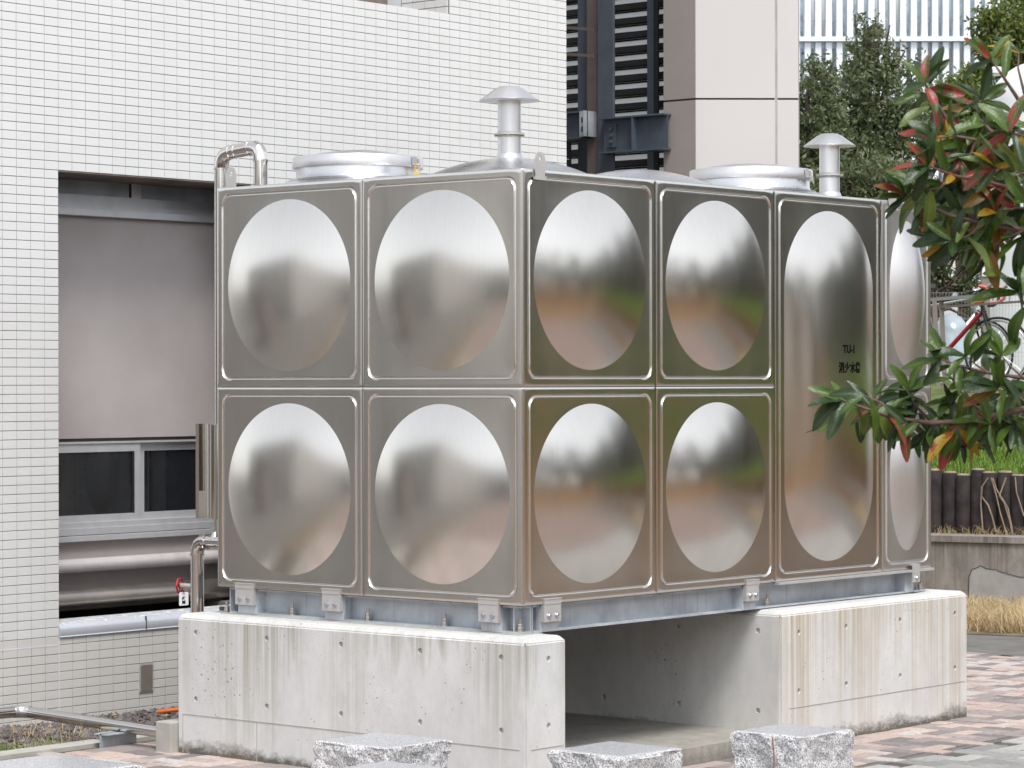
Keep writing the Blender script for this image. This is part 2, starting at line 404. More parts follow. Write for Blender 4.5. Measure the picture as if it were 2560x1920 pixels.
# ================================================================== SETTING: ground
def sheet(name, poly, z, mat, kind='structure'):
    m = bpy.data.meshes.new(name); m.from_pydata([(x, y, z) for x, y in poly], [], [tuple(range(len(poly)))]); m.materials.append(MATS[mat])
    o = bpy.data.objects.new(name, m); setup(o, kind=kind); ORG[o.name] = Vector((0, 0, 0)); return o
sheet('ground', [(-500, -500), (500, -500), (500, 500), (-500, 500)], -.09, 'asphalt')
def pavebed():
    k = N('pave_bed'); br = k.n('TexBrick'); br.offset = .5; k.l(k.pos((1, 1, 0)), br.inputs['Vector'])
    br.inputs['Scale'].default_value = 1; br.inputs['Brick Width'].default_value = .2; br.inputs['Row Height'].default_value = .1; br.inputs['Mortar Size'].default_value = .004
    br.inputs['Color1'].default_value = (.36, .25, .21, 1); br.inputs['Color2'].default_value = (.20, .16, .145, 1); br.inputs['Mortar'].default_value = (.08, .07, .06, 1)
    n = k.noise(k.pos(), 1.2, 4); k.set(k.mix(k.math('MULTIPLY', k.mapr(n, .4, .7), .4), br.outputs[0], (.12, .10, .09)), .9)
    flat('joint_sand', (.10, .09, .075), .95, 0, .3, 20)
pavebed()
PAVE = sheet('pavement', [(-2.7, -3.4), (2.6, -3.4), (2.6, 6.9), (-2.7, 6.9)], -.009, 'joint_sand')
for nm, poly in (('pavement', [(-2.7, -30), (14, -30), (14, -3.4), (-2.7, -3.4)]), ('pavement', [(2.6, -3.4), (14, -3.4), (14, 6.9), (2.6, 6.9)])):
    sheet(nm, poly, -.002, 'pave_bed')
def herring(x0, x1, y0, y1, u, ox=0, oy=0):
    out = []
    for i in range(int((x0-ox)/u)-2, int((x1-ox)/u)+2):
        for j in range(int((y0-oy)/u)-2, int((y1-oy)/u)+2):
            d = (i-j) % 4
            if d == 0: b = (i, i+2, j, j+1)
            elif d == 3: b = (i, i+1, j, j+2)
            else: continue
            q = (ox+b[0]*u, ox+b[1]*u, oy+b[2]*u, oy+b[3]*u)
            c = ((q[0]+q[1])/2, (q[2]+q[3])/2)
            if not (x0 < c[0] < x1 and y0 < c[1] < y1): continue
            if -2.12 < c[0] < .06 and -.07 < c[1] < 3.64: continue
            out.append(q)
    return out
def paving():
    bricks = [(q, 0) for q in herring(-2.62, .74, -3.3, 6.85, .103)] + [(q, 1) for q in herring(.86, 2.55, -3.3, 6.85, .128, .035, .05)]
    sc = []
    for i, (q, g) in enumerate(bricks):
        px, py, dz = proj(((q[0]+q[1])/2, (q[2]+q[3])/2, 0))
        seen = -20 < px < 2580 and 1450 < py < 1935
        hidden = (445 < px < 1418 and py < 1820) or (1418 < px < 1720 and py < 1905) or (1951 < px < 2415 and py < 1795)
        sc.append((0 if (seen and not hidden) else 1, dz, i))
    sc.sort(); chosen = set(i for a, b, i in sc[:300])
    variants = {}
    def variant(g, vert, ti):
        key = (g, vert, ti)
        if key not in variants:
            u = .103 if g == 0 else .128; j = .0028
            L, W = u-j, u/2-j
            hx, hy = (W, L) if vert else (L, W)
            mb = MB(); c = .004
            mb.add([(-hx, -hy, -.06), (hx, -hy, -.06), (hx, hy, -.06), (-hx, hy, -.06), (-hx, -hy, -c), (hx, -hy, -c), (hx, hy, -c), (-hx, hy, -c),
                    (-hx+c, -hy+c, 0), (hx-c, -hy+c, 0), (hx-c, hy-c, 0), (-hx+c, hy-c, 0)],
                   [(0, 1, 5, 4), (1, 2, 6, 5), (2, 3, 7, 6), (3, 0, 4, 7), (4, 5, 9, 8), (5, 6, 10, 9), (6, 7, 11, 10), (7, 4, 8, 11), (8, 9, 10, 11)])
            m = mb.mesh('paver', 'paver' if g == 0 else 'paver_grey'); add_tint(m, [ti]*12); variants[key] = m
        return variants[key]
    tints = [0, .12, .25, .35, .45, .55, .65, .75, .82, .9, 1]
    rest = {0: [], 1: []}; rt = {0: [], 1: []}
    for i, (q, g) in enumerate(bricks):
        ti = rnd.choice(tints); dz = rnd.uniform(-.004, .002)
        if i in chosen:
            put('paver', variant(g, (q[3]-q[2]) > (q[1]-q[0]), ti), PAVE, ((q[0]+q[1])/2, (q[2]+q[3])/2, dz), rot=(rnd.gauss(0, .006), rnd.gauss(0, .006), rnd.gauss(0, .004)))
        else:
            j = .0028; rest[g].append((q[0]+j, q[1]-j, q[2]+j, q[3]-j, -.06, dz)); rt[g].append(ti)
    for g in (0, 1):
        m = boxes_mesh('paver_field', rest[g], 'paver' if g == 0 else 'paver_grey', np.array(rt[g]))
        o = bpy.data.objects.new('paver_field', m); setup(o, PAVE, kind='stuff')
paving()
kb = MB(); kb.box(.752, .800, -3.4, 6.9, -.12, -.003); kb.build('kerb_strip', 'asphalt', kind='structure')
sheet('asphalt_strip', [(-12, 6.9), (34, 6.9), (34, 20), (-12, 9)], -.004, 'asphalt')
kb = MB(); kb.box(-2.80, -2.66, -12, 6.9, -.12, .012); kb.build('kerb_edging', 'concrete_kerb', kind='structure')
sheet('gravel_bed', [(-3.83, -12), (-2.78, -12), (-2.78, 6.9), (-3.83, 6.9)], -.05, 'soil')

def scatter_stones(name, n, xr, yr, z, size, mat, label=None):
    base = np.array([(1, 0, 0), (-1, 0, 0), (0, 1, 0), (0, -1, 0), (0, 0, 1), (0, 0, -1)], float)
    fc = np.array([(0, 2, 4), (2, 1, 4), (1, 3, 4), (3, 0, 4), (2, 0, 5), (1, 2, 5), (3, 1, 5), (0, 3, 5)])
    P = np.stack([nrs.uniform(*xr, n), nrs.uniform(*yr, n), np.full(n, z)+nrs.uniform(-.005, .02, n)], 1)
    s = size*(.4+nrs.gamma(2.0, .35, n)); V = base[None]*(s[:, None, None]*nrs.uniform(.55, 1.2, (n, 6, 1)))
    a = nrs.uniform(0, 6.28, n); ca, sa = np.cos(a), np.sin(a)
    X = V[..., 0]*ca[:, None]-V[..., 1]*sa[:, None]; Y = V[..., 0]*sa[:, None]+V[..., 1]*ca[:, None]
    V = np.stack([X, Y, V[..., 2]*.7], -1)+P[:, None]
    Fq = (fc[None]+6*np.arange(n)[:, None, None]).reshape(-1, 3)
    m = fast_mesh(name, V.reshape(-1, 3), Fq, mat, np.repeat(nrs.beta(2, 2.2, n), 6))
    o = bpy.data.objects.new(name, m); setup(o, None, label, 'gravel' if label else None, kind='stuff'); return o
scatter_stones('gravel', 13000, (-3.80, -2.80), (-1.9, 2.2), -.045, .0135, 'gravel', 'dark gravel bed along the foot of the tiled wall')

def blades(name, n, pts, hgt, wid, mat, label, cat, lean=.5, tint=None):
    # pts: (n,3) base positions
    n = len(pts); a = nrs.uniform(0, 6.28, n); h = hgt*nrs.uniform(.35, 1.15, n); ln = nrs.uniform(.1, lean, n)*h; w_ = wid*nrs.uniform(.6, 1.3, n)
    d = np.stack([np.cos(a), np.sin(a), np.zeros(n)], 1); s = np.stack([-np.sin(a), np.cos(a), np.zeros(n)], 1)
    up = np.array([0, 0, 1.0]); P = np.asarray(pts, float)
    v0 = P-s*w_[:, None]; v1 = P+s*w_[:, None]
    mid = P+d*(ln*.35)[:, None]+up*(h*.6)[:, None]; v2 = mid+s*(w_*.7)[:, None]; v3 = mid-s*(w_*.7)[:, None]
    tip = P+d*ln[:, None]+up*h[:, None]; v4 = tip+s*(w_*.12)[:, None]; v5 = tip-s*(w_*.12)[:, None]
    V = np.stack([v0, v1, v2, v3, v4, v5], 1).reshape(-1, 3)
    Fq = (np.array([(0, 1, 2, 3), (3, 2, 4, 5)])[None]+6*np.arange(n)[:, None, None]).reshape(-1, 4)
    t = nrs.beta(2, 2, n) if tint is None else tint
    m = fast_mesh(name, V, Fq, mat, np.repeat(t, 6)); o = bpy.data.objects.new(name, m)
    setup(o, None, label, cat, kind='stuff'); return o

# ================================================================== terrace behind (retaining walls, bank, upper ground)
TB = Vector((-3.6, 10.0, 0)); TD = Vector((.972, .236, 0)).normalized(); TN = Vector((TD.y, -TD.x, 0))   # TN points to the camera side
def tp(s, b, z): return TB + TD*s - TN*b + Vector((0, 0, z))       # s along the wall, b back from its face
def slabq(mb, s0, s1, b0, b1, z0, z1):
    q = [tp(s, b, z) for z in (z0, z1) for (s, b) in ((s0, b0), (s1, b0), (s1, b1), (s0, b1))]
    mb.add(q, [(0, 3, 2, 1), (4, 5, 6, 7), (0, 1, 5, 4), (1, 2, 6, 5), (2, 3, 7, 6), (3, 0, 4, 7)])
UG = 1.80
rw = thing('retaining_wall', 'low stained concrete retaining wall with a patched crack behind the dry grass', 'wall', tp(0, 0, -.1))
mb = MB(); slabq(mb, -7, 34, 0, .32, -.1, .555); mb.build('wall_body', 'concrete_old', rw)
mb = MB(); slabq(mb, -7, 34, -.02, .34, .55, .60); mb.build('capping', 'concrete_old', rw)
def crack_patch():
    # pale repair patch with an irregular edge, traced as pixels of the wall face
    px = [(2420, 1545), (2421, 1470), (2424, 1440), (2432, 1424), (2450, 1415), (2466, 1421), (2480, 1424), (2500, 1428), (2522, 1436), (2545, 1442), (2580, 1448), (2640, 1452), (2640, 1560)]
    q_ = [px[0]]
    for a_, b_ in zip(px[:-2], px[1:-1]):
        for i_ in range(1, 5): q_.append((a_[0]+(b_[0]-a_[0])*i_/4+rnd.uniform(-1.6, 1.6), a_[1]+(b_[1]-a_[1])*i_/4+rnd.uniform(-2, 2)))
    px = q_+[px[-1]]
    P = []
    for x, y in px:
        d = Vector(ray(x, y)); o = Vector(_C); t = (tp(0, -.012, 0)-o).dot(TN)/d.dot(TN); P.append(o+d*t)
    mb = MB(); n = len(P); B = [p-TN*.03 for p in P]
    mb.add(P+B, [tuple(range(n))]+[(i, n+i, n+(i+1) % n, (i+1) % n) for i in range(n)]); mb.build('repair_patch', 'concrete_patch', rw)
    mb = MB(); mb.tube([p+TN*.001+Vector((0, 0, .004)) for p in P[1:-1]], .0035, 5); mb.build('crack', 'joint_dark', rw)
crack_patch()
LOGB = .42
lw = thing('log_edging', 'dark weathered log palisade holding the grass bank above the concrete wall', 'palisade', tp(0, LOGB, .5))
lm = MB(); lm.lathe([(.062, 0), (.064, .3), (.062, .585), (.055, .60)], (0, 0, 0), 10); log_mesh = lm.mesh('log', ['log_dark'], smooth=40)
lt = MB(); lt.lathe([(.056, 0), (.050, .012)], (0, 0, 0), 10); logtop_mesh = lt.mesh('log_end', ['log_edge'], smooth=40)
for i in range(52):
    s = -2.6+i*.118; q = tp(s+rnd.uniform(-.006, .006), LOGB+rnd.uniform(-.012, .012), .50+rnd.uniform(-.012, .012))
    lg = put('log', log_mesh, lw, q, rot=(rnd.gauss(0, .012), rnd.gauss(0, .012), rnd.uniform(0, 6)), scale=(1, 1, rnd.uniform(.97, 1.03)))
    put('log_end', logtop_mesh, lg, q+Vector((0, 0, .598)))
mb = MB(); slabq(mb, 3.5, 34, LOGB-.06, LOGB+.06, .5, 1.1); mb.build('log_run', 'log_dark', lw)
mb = MB(); slabq(mb, -7, 34, .33, LOGB, .45, .57); mb.build('wall_ledge', 'soil', kind='structure')
def bank(s, b):      # height of the bank behind the palisade
    t = min(max((b-LOGB)/4.2, 0), 1); t = t*t*(3-2*t)*.55+t*.45
    return 1.06+.76*t+.03*math.sin(s*2.1)*math.sin(b*1.7)
mb = MB(); ss = [-7+i*.5 for i in range(83)]; bs = [LOGB+.03+.3*j for j in range(15)]+[5.5, 8, 12, 20, 40, 160]
mb.add([tp(s, b, bank(s, b)) for s in ss for b in bs], [(i*len(bs)+j, (i+1)*len(bs)+j, (i+1)*len(bs)+j+1, i*len(bs)+j+1) for i in range(len(ss)-1) for j in range(len(bs)-1)])
mb.cur = 1
bo = mb.build('bank', ['soil_grass'], kind='structure', smooth=60)
def bank_pts(n, s0, s1, b0, b1, pw=1.0):
    s = nrs.uniform(s0, s1, n); b = b0+(b1-b0)*nrs.uniform(0, 1, n)**pw
    return np.array([tuple(tp(x, y, bank(x, y)-.01)) for x, y in zip(s, b)])
def strip_pts(n, s0, s1, b0, b1, z):
    s = nrs.uniform(s0, s1, n); b = nrs.uniform(b0, b1, n); return np.array([tuple(tp(x, y, z)) for x, y in zip(s, b)])
blades('bank_grass', 0, bank_pts(26000, -1.2, 5, LOGB, 2.6), .10, .006, 'grass_green', 'bright green grass growing on the bank above the log palisade', 'grass', .9, nrs.beta(2.5, 2, 26000)*.9)
blades('dead_stalks', 0, bank_pts(4000, -1.2, 5, 2.6, 4.6), .11, .004, 'grass_dry', 'straw coloured dead stalks at the top of the bank below the railing', 'grass', 1.2)
sbr = bank_pts(12000, 5, 30, 1.2, 5.6); blades('bank_grass', 0, sbr, .22, .05, 'grass_green', 'green grass on the upper bank mirrored in the tank', 'grass', 1.0)
sfar = bank_pts(4000, 5, 30, LOGB+.1, 1.2); blades('dead_stalks', 0, sfar, .16, .03, 'stalk_brown', 'brown dead stalks at the edge of the far bank', 'grass', 1.0)
blades('dead_stalks', 0, strip_pts(7000, 5, 30, .28, .44, .50), .62, .03, 'stalk_brown', 'tall brown dead stalks along the palisade mirrored in the tank', 'grass', .6)
mb = MB(); slabq(mb, -7, 34, -2.1, .0, -.12, .004); mb.build('verge', 'soil', kind='structure')
blades('dry_grass', 0, strip_pts(34000, -1.6, 6, -1.95, -.02, .0), .15, .0035, 'grass_dry', 'dry straw coloured grass along the foot of the concrete wall', 'grass', 2.6, nrs.beta(2.2, 1.6, 34000)*.99)
blades('dry_grass', 0, strip_pts(7000, 6, 30, -1.3, -.02, -.01), .24, .016, 'stalk_brown', 'dry straw grass strip seen mirrored in the tank side', 'grass', 1.5)
blades('dead_stalks', 0, strip_pts(2600, -1.2, 4.5, .30, .42, .56), .11, .005, 'grass_dry', 'dead straw tangled on the ledge at the foot of the log palisade', 'grass', 1.8)
def vine(name, pxs, label):
    P = []
    for x, y in pxs:
        d = Vector(ray(x, y)); o = Vector(_C); t = (tp(0, LOGB-.085, 0)-o).dot(TN)/d.dot(TN); P.append(o+d*t)
    mb = MB(); mb.tube(P, .0065, 5); return mb.build(name, 'log_edge', None, smooth=60, label=label, cat='root', group='bare roots hanging over the log palisade')
ROOTL = ['forked bare root nearest the rear plinth on the log palisade', 'straight bare root leaning down across the log palisade', 'bent bare root crossing another on the log palisade', 'single bare root hanging apart from the others on the palisade', 'short thick bare root against the dark logs', 'long bare root slanting under the crossing roots of the palisade']
for ri_, pxs in enumerate(([(2470, 1195), (2456, 1215), (2453, 1240), (2470, 1262), (2480, 1290), (2490, 1330)], [(2478, 1194), (2490, 1235), (2500, 1280), (2512, 1320), (2524, 1345)],
            [(2515, 1194), (2498, 1240), (2510, 1255), (2524, 1300), (2531, 1335)], [(2538, 1192), (2541, 1230), (2560, 1290)], [(2454, 1215), (2452, 1260), (2457, 1325)], [(2482, 1195), (2492, 1225), (2520, 1270), (2530, 1320)])):
    vine('bare_root', pxs, ROOTL[ri_])

# ================================================================== white tiled building on the left
XW = -3.83
BLD = thing('tiled_building', 'white tiled building with a window recess behind the steel tank', 'building', (XW, 1.6, -.1))
OY0, OY1, OZ0, OZ1 = .537, 2.057, T-.385, T+2.21        # window recess
UY0, UY1, UZ0 = 2.30, 3.828, T+3.408                    # upper opening
WY0, WY1, WTOP = -.37, 5.02, 9.0
BK = XW-.0050                                             # backing face behind the tiles
mb = MB()
mb.box(BK-.45, BK, WY0, OY0, -.15, WTOP); mb.box(BK-.14, BK, OY1, 2.95, T-.3, OZ1); mb.box(BK-.45, BK, 2.95, WY1, -.15, UZ0); mb.box(BK-.45, BK, OY1, 2.95, OZ1, UZ0); mb.box(BK-.45, BK, OY1, 2.95, -.15, T-.3)
mb.box(BK-.45, BK, OY0, OY1, OZ1, UZ0); mb.box(BK-.16, BK, OY0, OY1, -.15, OZ0)
mb.box(BK-.45, BK, UY1, WY1, UZ0, WTOP); mb.box(BK-.45, BK, OY0, UY0, UZ0, WTOP)
mb.box(BK-.45, BK, UY0, UY1, UZ0+1.6, WTOP)
mb.build('wall', 'grout', BLD)
mb = MB(); mb.box(-12, BK-1.0, WY0, WY1, -.15, WTOP); mb.box(BK-1.0, BK-.475, WY0, WY1, T-.27, UZ0-.02); mb.box(BK-1.0, BK-.475, WY0, UY0, UZ0, WTOP); mb.box(BK-1.0, BK-.475, UY1, WY1, UZ0, WTOP); mb.build('inner_wall', 'spandrel', BLD)
def tiles():
    Y0 = .137-.1*25; cells = []
    zj = T+2.21
    for i in range(0, 80):
        y0 = Y0+.1*i
        if y0 < WY0 or y0+.1 > WY1+.02: continue
        for j in range(-64, 90):
            z0 = zj+.05*j; z1 = z0+.05
            if z0 < -.12 or z1 > WTOP: continue
            yc, zc = y0+.05, z0+.025
            if OY0-.02 < yc < OY1+.0 and OZ0-.02 < zc < OZ1: continue
            if UY0 < yc < UY1 and UZ0-.012 < zc < UZ0+1.6: continue
            cells.append((y0, z0))
    sc = []
    for i, (y, z) in enumerate(cells):
        px, py, dz = proj((XW, y+.05, z+.025)); seen = -15 < px < 1420 and -10 < py < 1800
        hid = 542 < px < 1310 and py > 470
        plate = 1.12 < y+.05 < 1.25 and .06 < z+.025 < .25
        sc.append((0 if seen and not hid else 1, dz, i))
    sc.sort(); chosen = set(i for a, b, i in sc[:300])
    def tmesh(mat):
        mb = MB(); a, b, c = .0479, .0231, .0012
        mb.add([(-.008, -a, -b), (-.008, a, -b), (-.008, a, b), (-.008, -a, b), (-c, -a, -b), (-c, a, -b), (-c, a, b), (-c, -a, b),
                (0, -a+c, -b+c), (0, a-c, -b+c), (0, a-c, b-c), (0, -a+c, b-c)],
               [(0, 1, 5, 4), (1, 2, 6, 5), (2, 3, 7, 6), (3, 0, 4, 7), (4, 5, 9, 8), (5, 6, 10, 9), (6, 7, 11, 10), (7, 4, 8, 11), (8, 9, 10, 11)])
        return mb.mesh('tile', mat)
    tw, tl = tmesh('tile_white'), tmesh('tile_lower')
    rest = {'tile_white': [], 'tile_lower': []}
    for i, (y, z) in enumerate(cells):
        low = z+.025 < OZ0-.03
        if i in chosen: put('tile', tl if low else tw, BLD, (XW+rnd.gauss(0, .0002), y+.05, z+.025), rot=(0, rnd.gauss(0, .004), rnd.gauss(0, .003)))
        else: rest['tile_lower' if low else 'tile_white'].append((y, z))
    for mat, L in rest.items():
        L = np.array(L); n = len(L); a, b, c = .0479, .0231, .0012
        base = np.array([(-.008, -a, -b), (-.008, a, -b), (-.008, a, b), (-.008, -a, b), (-c, -a, -b), (-c, a, -b), (-c, a, b), (-c, -a, b), (0, -a+c, -b+c), (0, a-c, -b+c), (0, a-c, b-c), (0, -a+c, b-c)])
        fc = np.array([(0, 1, 5, 4), (1, 2, 6, 5), (2, 3, 7, 6), (3, 0, 4, 7), (4, 5, 9, 8), (5, 6, 10, 9), (6, 7, 11, 10), (7, 4, 8, 11), (8, 9, 10, 11)])
        cen = np.stack([np.full(n, XW)+nrs.normal(0, .0002, n), L[:, 0]+.05, L[:, 1]+.025], 1)
        V = (base[None]+cen[:, None]); tl_ = nrs.normal(0, .004, (n, 1)); V[..., 0] += tl_*(V[..., 2]-cen[:, None, 2])+nrs.normal(0, .003, (n, 1))*(V[..., 1]-cen[:, None, 1])
        m = fast_mesh('tile_field', V.reshape(-1, 3)-np.array(org(BLD)), (fc[None]+12*np.arange(n)[:, None, None]).reshape(-1, 4), mat)
        o = bpy.data.objects.new('tile_field', m); setup(o, BLD, kind='stuff')
tiles()
# tiled reveal of the upper opening, its frame
mb = MB()
for j in range(0, 12):
    for i in range(4):
        mb.box(XW-.005-.1*(i+1)+.0025, XW-.005-.1*i-.0025, UY1-.012, UY1-.001, UZ0+.05*j+.0025, UZ0+.05*j+.0475)
mb.build('reveal_tiles', 'tile_white', BLD).__setitem__('kind', 'stuff')
mb = MB(); mb.box(BK-.46, BK-.40, UY1-.14, UY1-.013, UZ0, UZ0+1.5); mb.build('upper_frame', 'aluminium', BLD)
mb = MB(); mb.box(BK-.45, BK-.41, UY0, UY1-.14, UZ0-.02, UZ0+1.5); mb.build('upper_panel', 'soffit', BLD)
# sealant joints
mb = MB(); mb.box(XW-.006, XW+.001, OY0-.003, OY0+.003, -.12, OZ0-.035); mb.box(XW-.006, XW+.001, WY0, OY0, T-.443, T-.437); mb.build('sealant_joint', 'sealant', BLD)
# window recess
XB = -4.30
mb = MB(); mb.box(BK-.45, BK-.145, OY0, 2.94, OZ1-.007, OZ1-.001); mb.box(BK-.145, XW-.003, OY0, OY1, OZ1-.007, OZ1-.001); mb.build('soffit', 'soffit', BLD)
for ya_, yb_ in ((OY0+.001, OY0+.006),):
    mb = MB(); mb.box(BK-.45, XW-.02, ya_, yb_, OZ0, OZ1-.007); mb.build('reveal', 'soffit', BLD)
RY0, RY1 = OY0+.006, 2.9
def window(name, z0, z1, ymull, glass_m, rb=.045):
    wroot = MB()
    x0, x1 = XB-.0, XB+.03
    fr = .028
    wroot.box(x0, x1+.03, RY0, 2.93, z0-.045, z0-.012)           # bottom track
    wroot.box(x0, x1+.045, RY0, 2.93, z0-.083, z0-.045)
    wroot.box(x0, x1+.02, RY0, 2.93, z1+.0, z1+.012)
    wo = wroot.build('window', 'aluminium', BLD)
    for (a, b, dx) in ((RY0+.0, ymull, .022), (ymull, 2.93, .0)):
        sm = MB(); st = .05
        sm.box(x0+dx, x0+dx+.02, a, b, z0-.012, z0+rb); sm.box(x0+dx, x0+dx+.02, a, b, z1-.05, z1)
        sm.box(x0+dx, x0+dx+.02, a, a+st, z0+rb, z1-.05); sm.box(x0+dx, x0+dx+.02, b-st, b, z0+rb, z1-.05)
        sm.build('sash', 'aluminium', wo)
        pm = MB(); pm.box(x0+dx+.006, x0+dx+.011, a+st, b-st, z0+rb, z1-.05); pm.build('pane', glass_m, wo)
        gm = MB(); gm.box(x0+dx+.011, x0+dx+.0212, b-st-.008, b-st+.002, z0+rb, z1-.05); gm.build('gasket', 'rubber', wo)
    return wo
z_up = onx(144, 505, XB).z+T*0
window('window', T+2.075, T+2.36, 1.515, 'glass_blue')
mb = MB(); mb.box(XB, XB+.11, RY0, 2.93, T+2.012, T+2.034); mb.box(XB+.095, XB+.11, RY0, 2.93, T+1.995, T+2.012); mb.build('upper_sill', 'aluminium', BLD)
mb = MB(); mb.box(XB-.12, XB+.055, RY0, 2.93, T+.70, T+2.012); mb.build('spandrel_panel', 'spandrel', BLD)
mb = MB(); mb.box(XB-.1, XB+.035, RY0, 2.93, T+.6805, T+.70); mb.build('head_shade_strip', 'bracket_brown', BLD)  # dark brown strip painting the shade on top of the lower window frame
window('window', T+.222, T+.668, 1.535, 'glass_dark', .030)
mb = MB(); mb.add([(XB-.05, RY0, T+.156), (XB+.09, RY0, T+.132), (XB+.09, 2.93, T+.132), (XB-.05, 2.93, T+.156), (XB-.05, RY0, T+.103), (XB+.09, RY0, T+.103), (XB+.09, 2.93, T+.103), (XB-.05, 2.93, T+.103)],
    [(0, 1, 2, 3), (7, 6, 5, 4), (0, 4, 5, 1), (1, 5, 6, 2), (2, 6, 7, 3), (3, 7, 4, 0)]); mb.build('lower_sill', 'aluminium', BLD)
mb = MB(); mb.box(XB-.12, XB+.05, RY0, 2.93, T-.26, T+.11); mb.build('lower_wall', 'spandrel', BLD)
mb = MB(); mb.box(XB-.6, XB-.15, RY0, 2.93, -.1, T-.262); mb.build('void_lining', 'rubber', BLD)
# coping on the parapet of the recess
mb = MB(); zc = OZ0
prof = [(-.175, .0)]+[(-.035+.045*math.sin(a), .012+.045*(1-math.cos(a))) for a in [math.pi-i*math.pi/10 for i in range(0, 9)]]
prof = [(-.17, -.012), (.010, -.012)]+[(.010-.002+.010*math.cos(t)-.01, .018+.032*math.sin(t)) for t in (-.9, -.4, 0, .4, .8)]+[(-.03, .062), (-.17, .072)]
n = len(prof); ya, yb = OY0+.001, OY1-.001
mb.add([(XW+p, ya, zc+q) for p, q in prof]+[(XW+p, yb, zc+q) for p, q in prof], [tuple(range(n)), tuple(reversed(range(n, 2*n)))]+[(i, n+i, n+(i+1) % n, (i+1) % n) for i in range(n)])
mb.build('coping', 'coping', BLD, smooth=50)
mb = MB(); mb.box(XW+.0, XW+.012, 1.18-.001, 1.183, zc-.012, zc+.066); mb.build('coping_joint', 'aluminium_dark', BLD)
# small metal plate screwed over the tiles
mb = MB(); mb.box(XW+.0005, XW+.008, 1.130, 1.236, T-.755, T-.592); mb.cur = 1; mb.box(XW+.008, XW+.011, 1.139, 1.227, T-.747, T-.600)
pl = mb.build('inspection_plate', ['aluminium', 'rail_taupe'], BLD)
mb = MB()
for yy in (1.141, 1.225):
    for zz in (T-.742, T-.605): mb.lathe([(.004, 0), (.003, .002)], (XW+.0112, yy, zz), 8, (1, 0, 0))
mb.build('screws', 'bolt_zinc', pl)
# pipes in the light well
for z, r, x, mat, lab in ((T-.035, .040, XB+.10, 'pipe_pale', 'pale lagged pipe running under the lower window in the wall recess'),
                     (T-.228, .062, XB+.14, 'pipe_steel', 'thick stainless lagged pipe low in the wall recess above the coping')):
    rt = thing('lagged_pipe', lab, 'pipe', (x, RY0, z), 'lagged pipes in the wall recess')
    mb = MB(); mb.tube([(x, RY0+.0, z), (x, 2.93, z)], r, 20); mb.build('casing', mat, rt, smooth=50)
    mb = MB(); mb.tube([(x, RY0+.10, z), (x, RY0+.108, z)], r+.002, 20); mb.build('joint_band', mat, rt, smooth=50)

# ================================================================== water tank
H_D, R_D, PIL = .066, .421, .0008
def perim(hw, hh, n1):
    out = []
    cor = [(-hw, -hh), (hw, -hh), (hw, hh), (-hw, hh)]
    for k in range(4):
        a, b = cor[k], cor[(k+1) % 4]; L = math.hypot(b[0]-a[0], b[1]-a[1]); n = max(8, int(n1*L))
        for i in range(n):
            t = i/n; t = .35*t+.65*(.5-.5*math.cos(math.pi*t)); out.append((a[0]+(b[0]-a[0])*t, a[1]+(b[1]-a[1])*t))
    return out
def hit_rrect(dx, dy, hw, hh, r):
    t = min(hw/abs(dx) if abs(dx) > 1e-9 else 1e9, hh/abs(dy) if abs(dy) > 1e-9 else 1e9)
    x, y = abs(dx)*t, abs(dy)*t
    if r > 0 and x > hw-r and y > hh-r:
        cx, cy = hw-r, hh-r; ax, ay = abs(dx), abs(dy); B = ax*cx+ay*cy; A = ax*ax+ay*ay; Cc = cx*cx+cy*cy-r*r
        t = (B+math.sqrt(max(B*B-A*Cc, 0)))/A
    return t
def dish_t(dx, dy, kind):
    if kind == 'round': return R_D/math.hypot(dx, dy)
    if kind == 'oval': return 1/math.sqrt((dx/.172)**2+(dy/.395)**2)
    return hit_rrect(dx, dy, .415, .915, .4149)
def dish_h(x, y, kind, H):
    d = math.hypot(x, y)
    if d < 1e-6: return H
    rho = min(1/dish_t(x, y, kind), 1)
    if kind == 'stadium':
        q = math.hypot(x, max(abs(y)-.5, 0))/.415; return H*(.62*(1-min(q, 1)**2)+.38*(1-rho**2))
    return H*(1-rho**2)
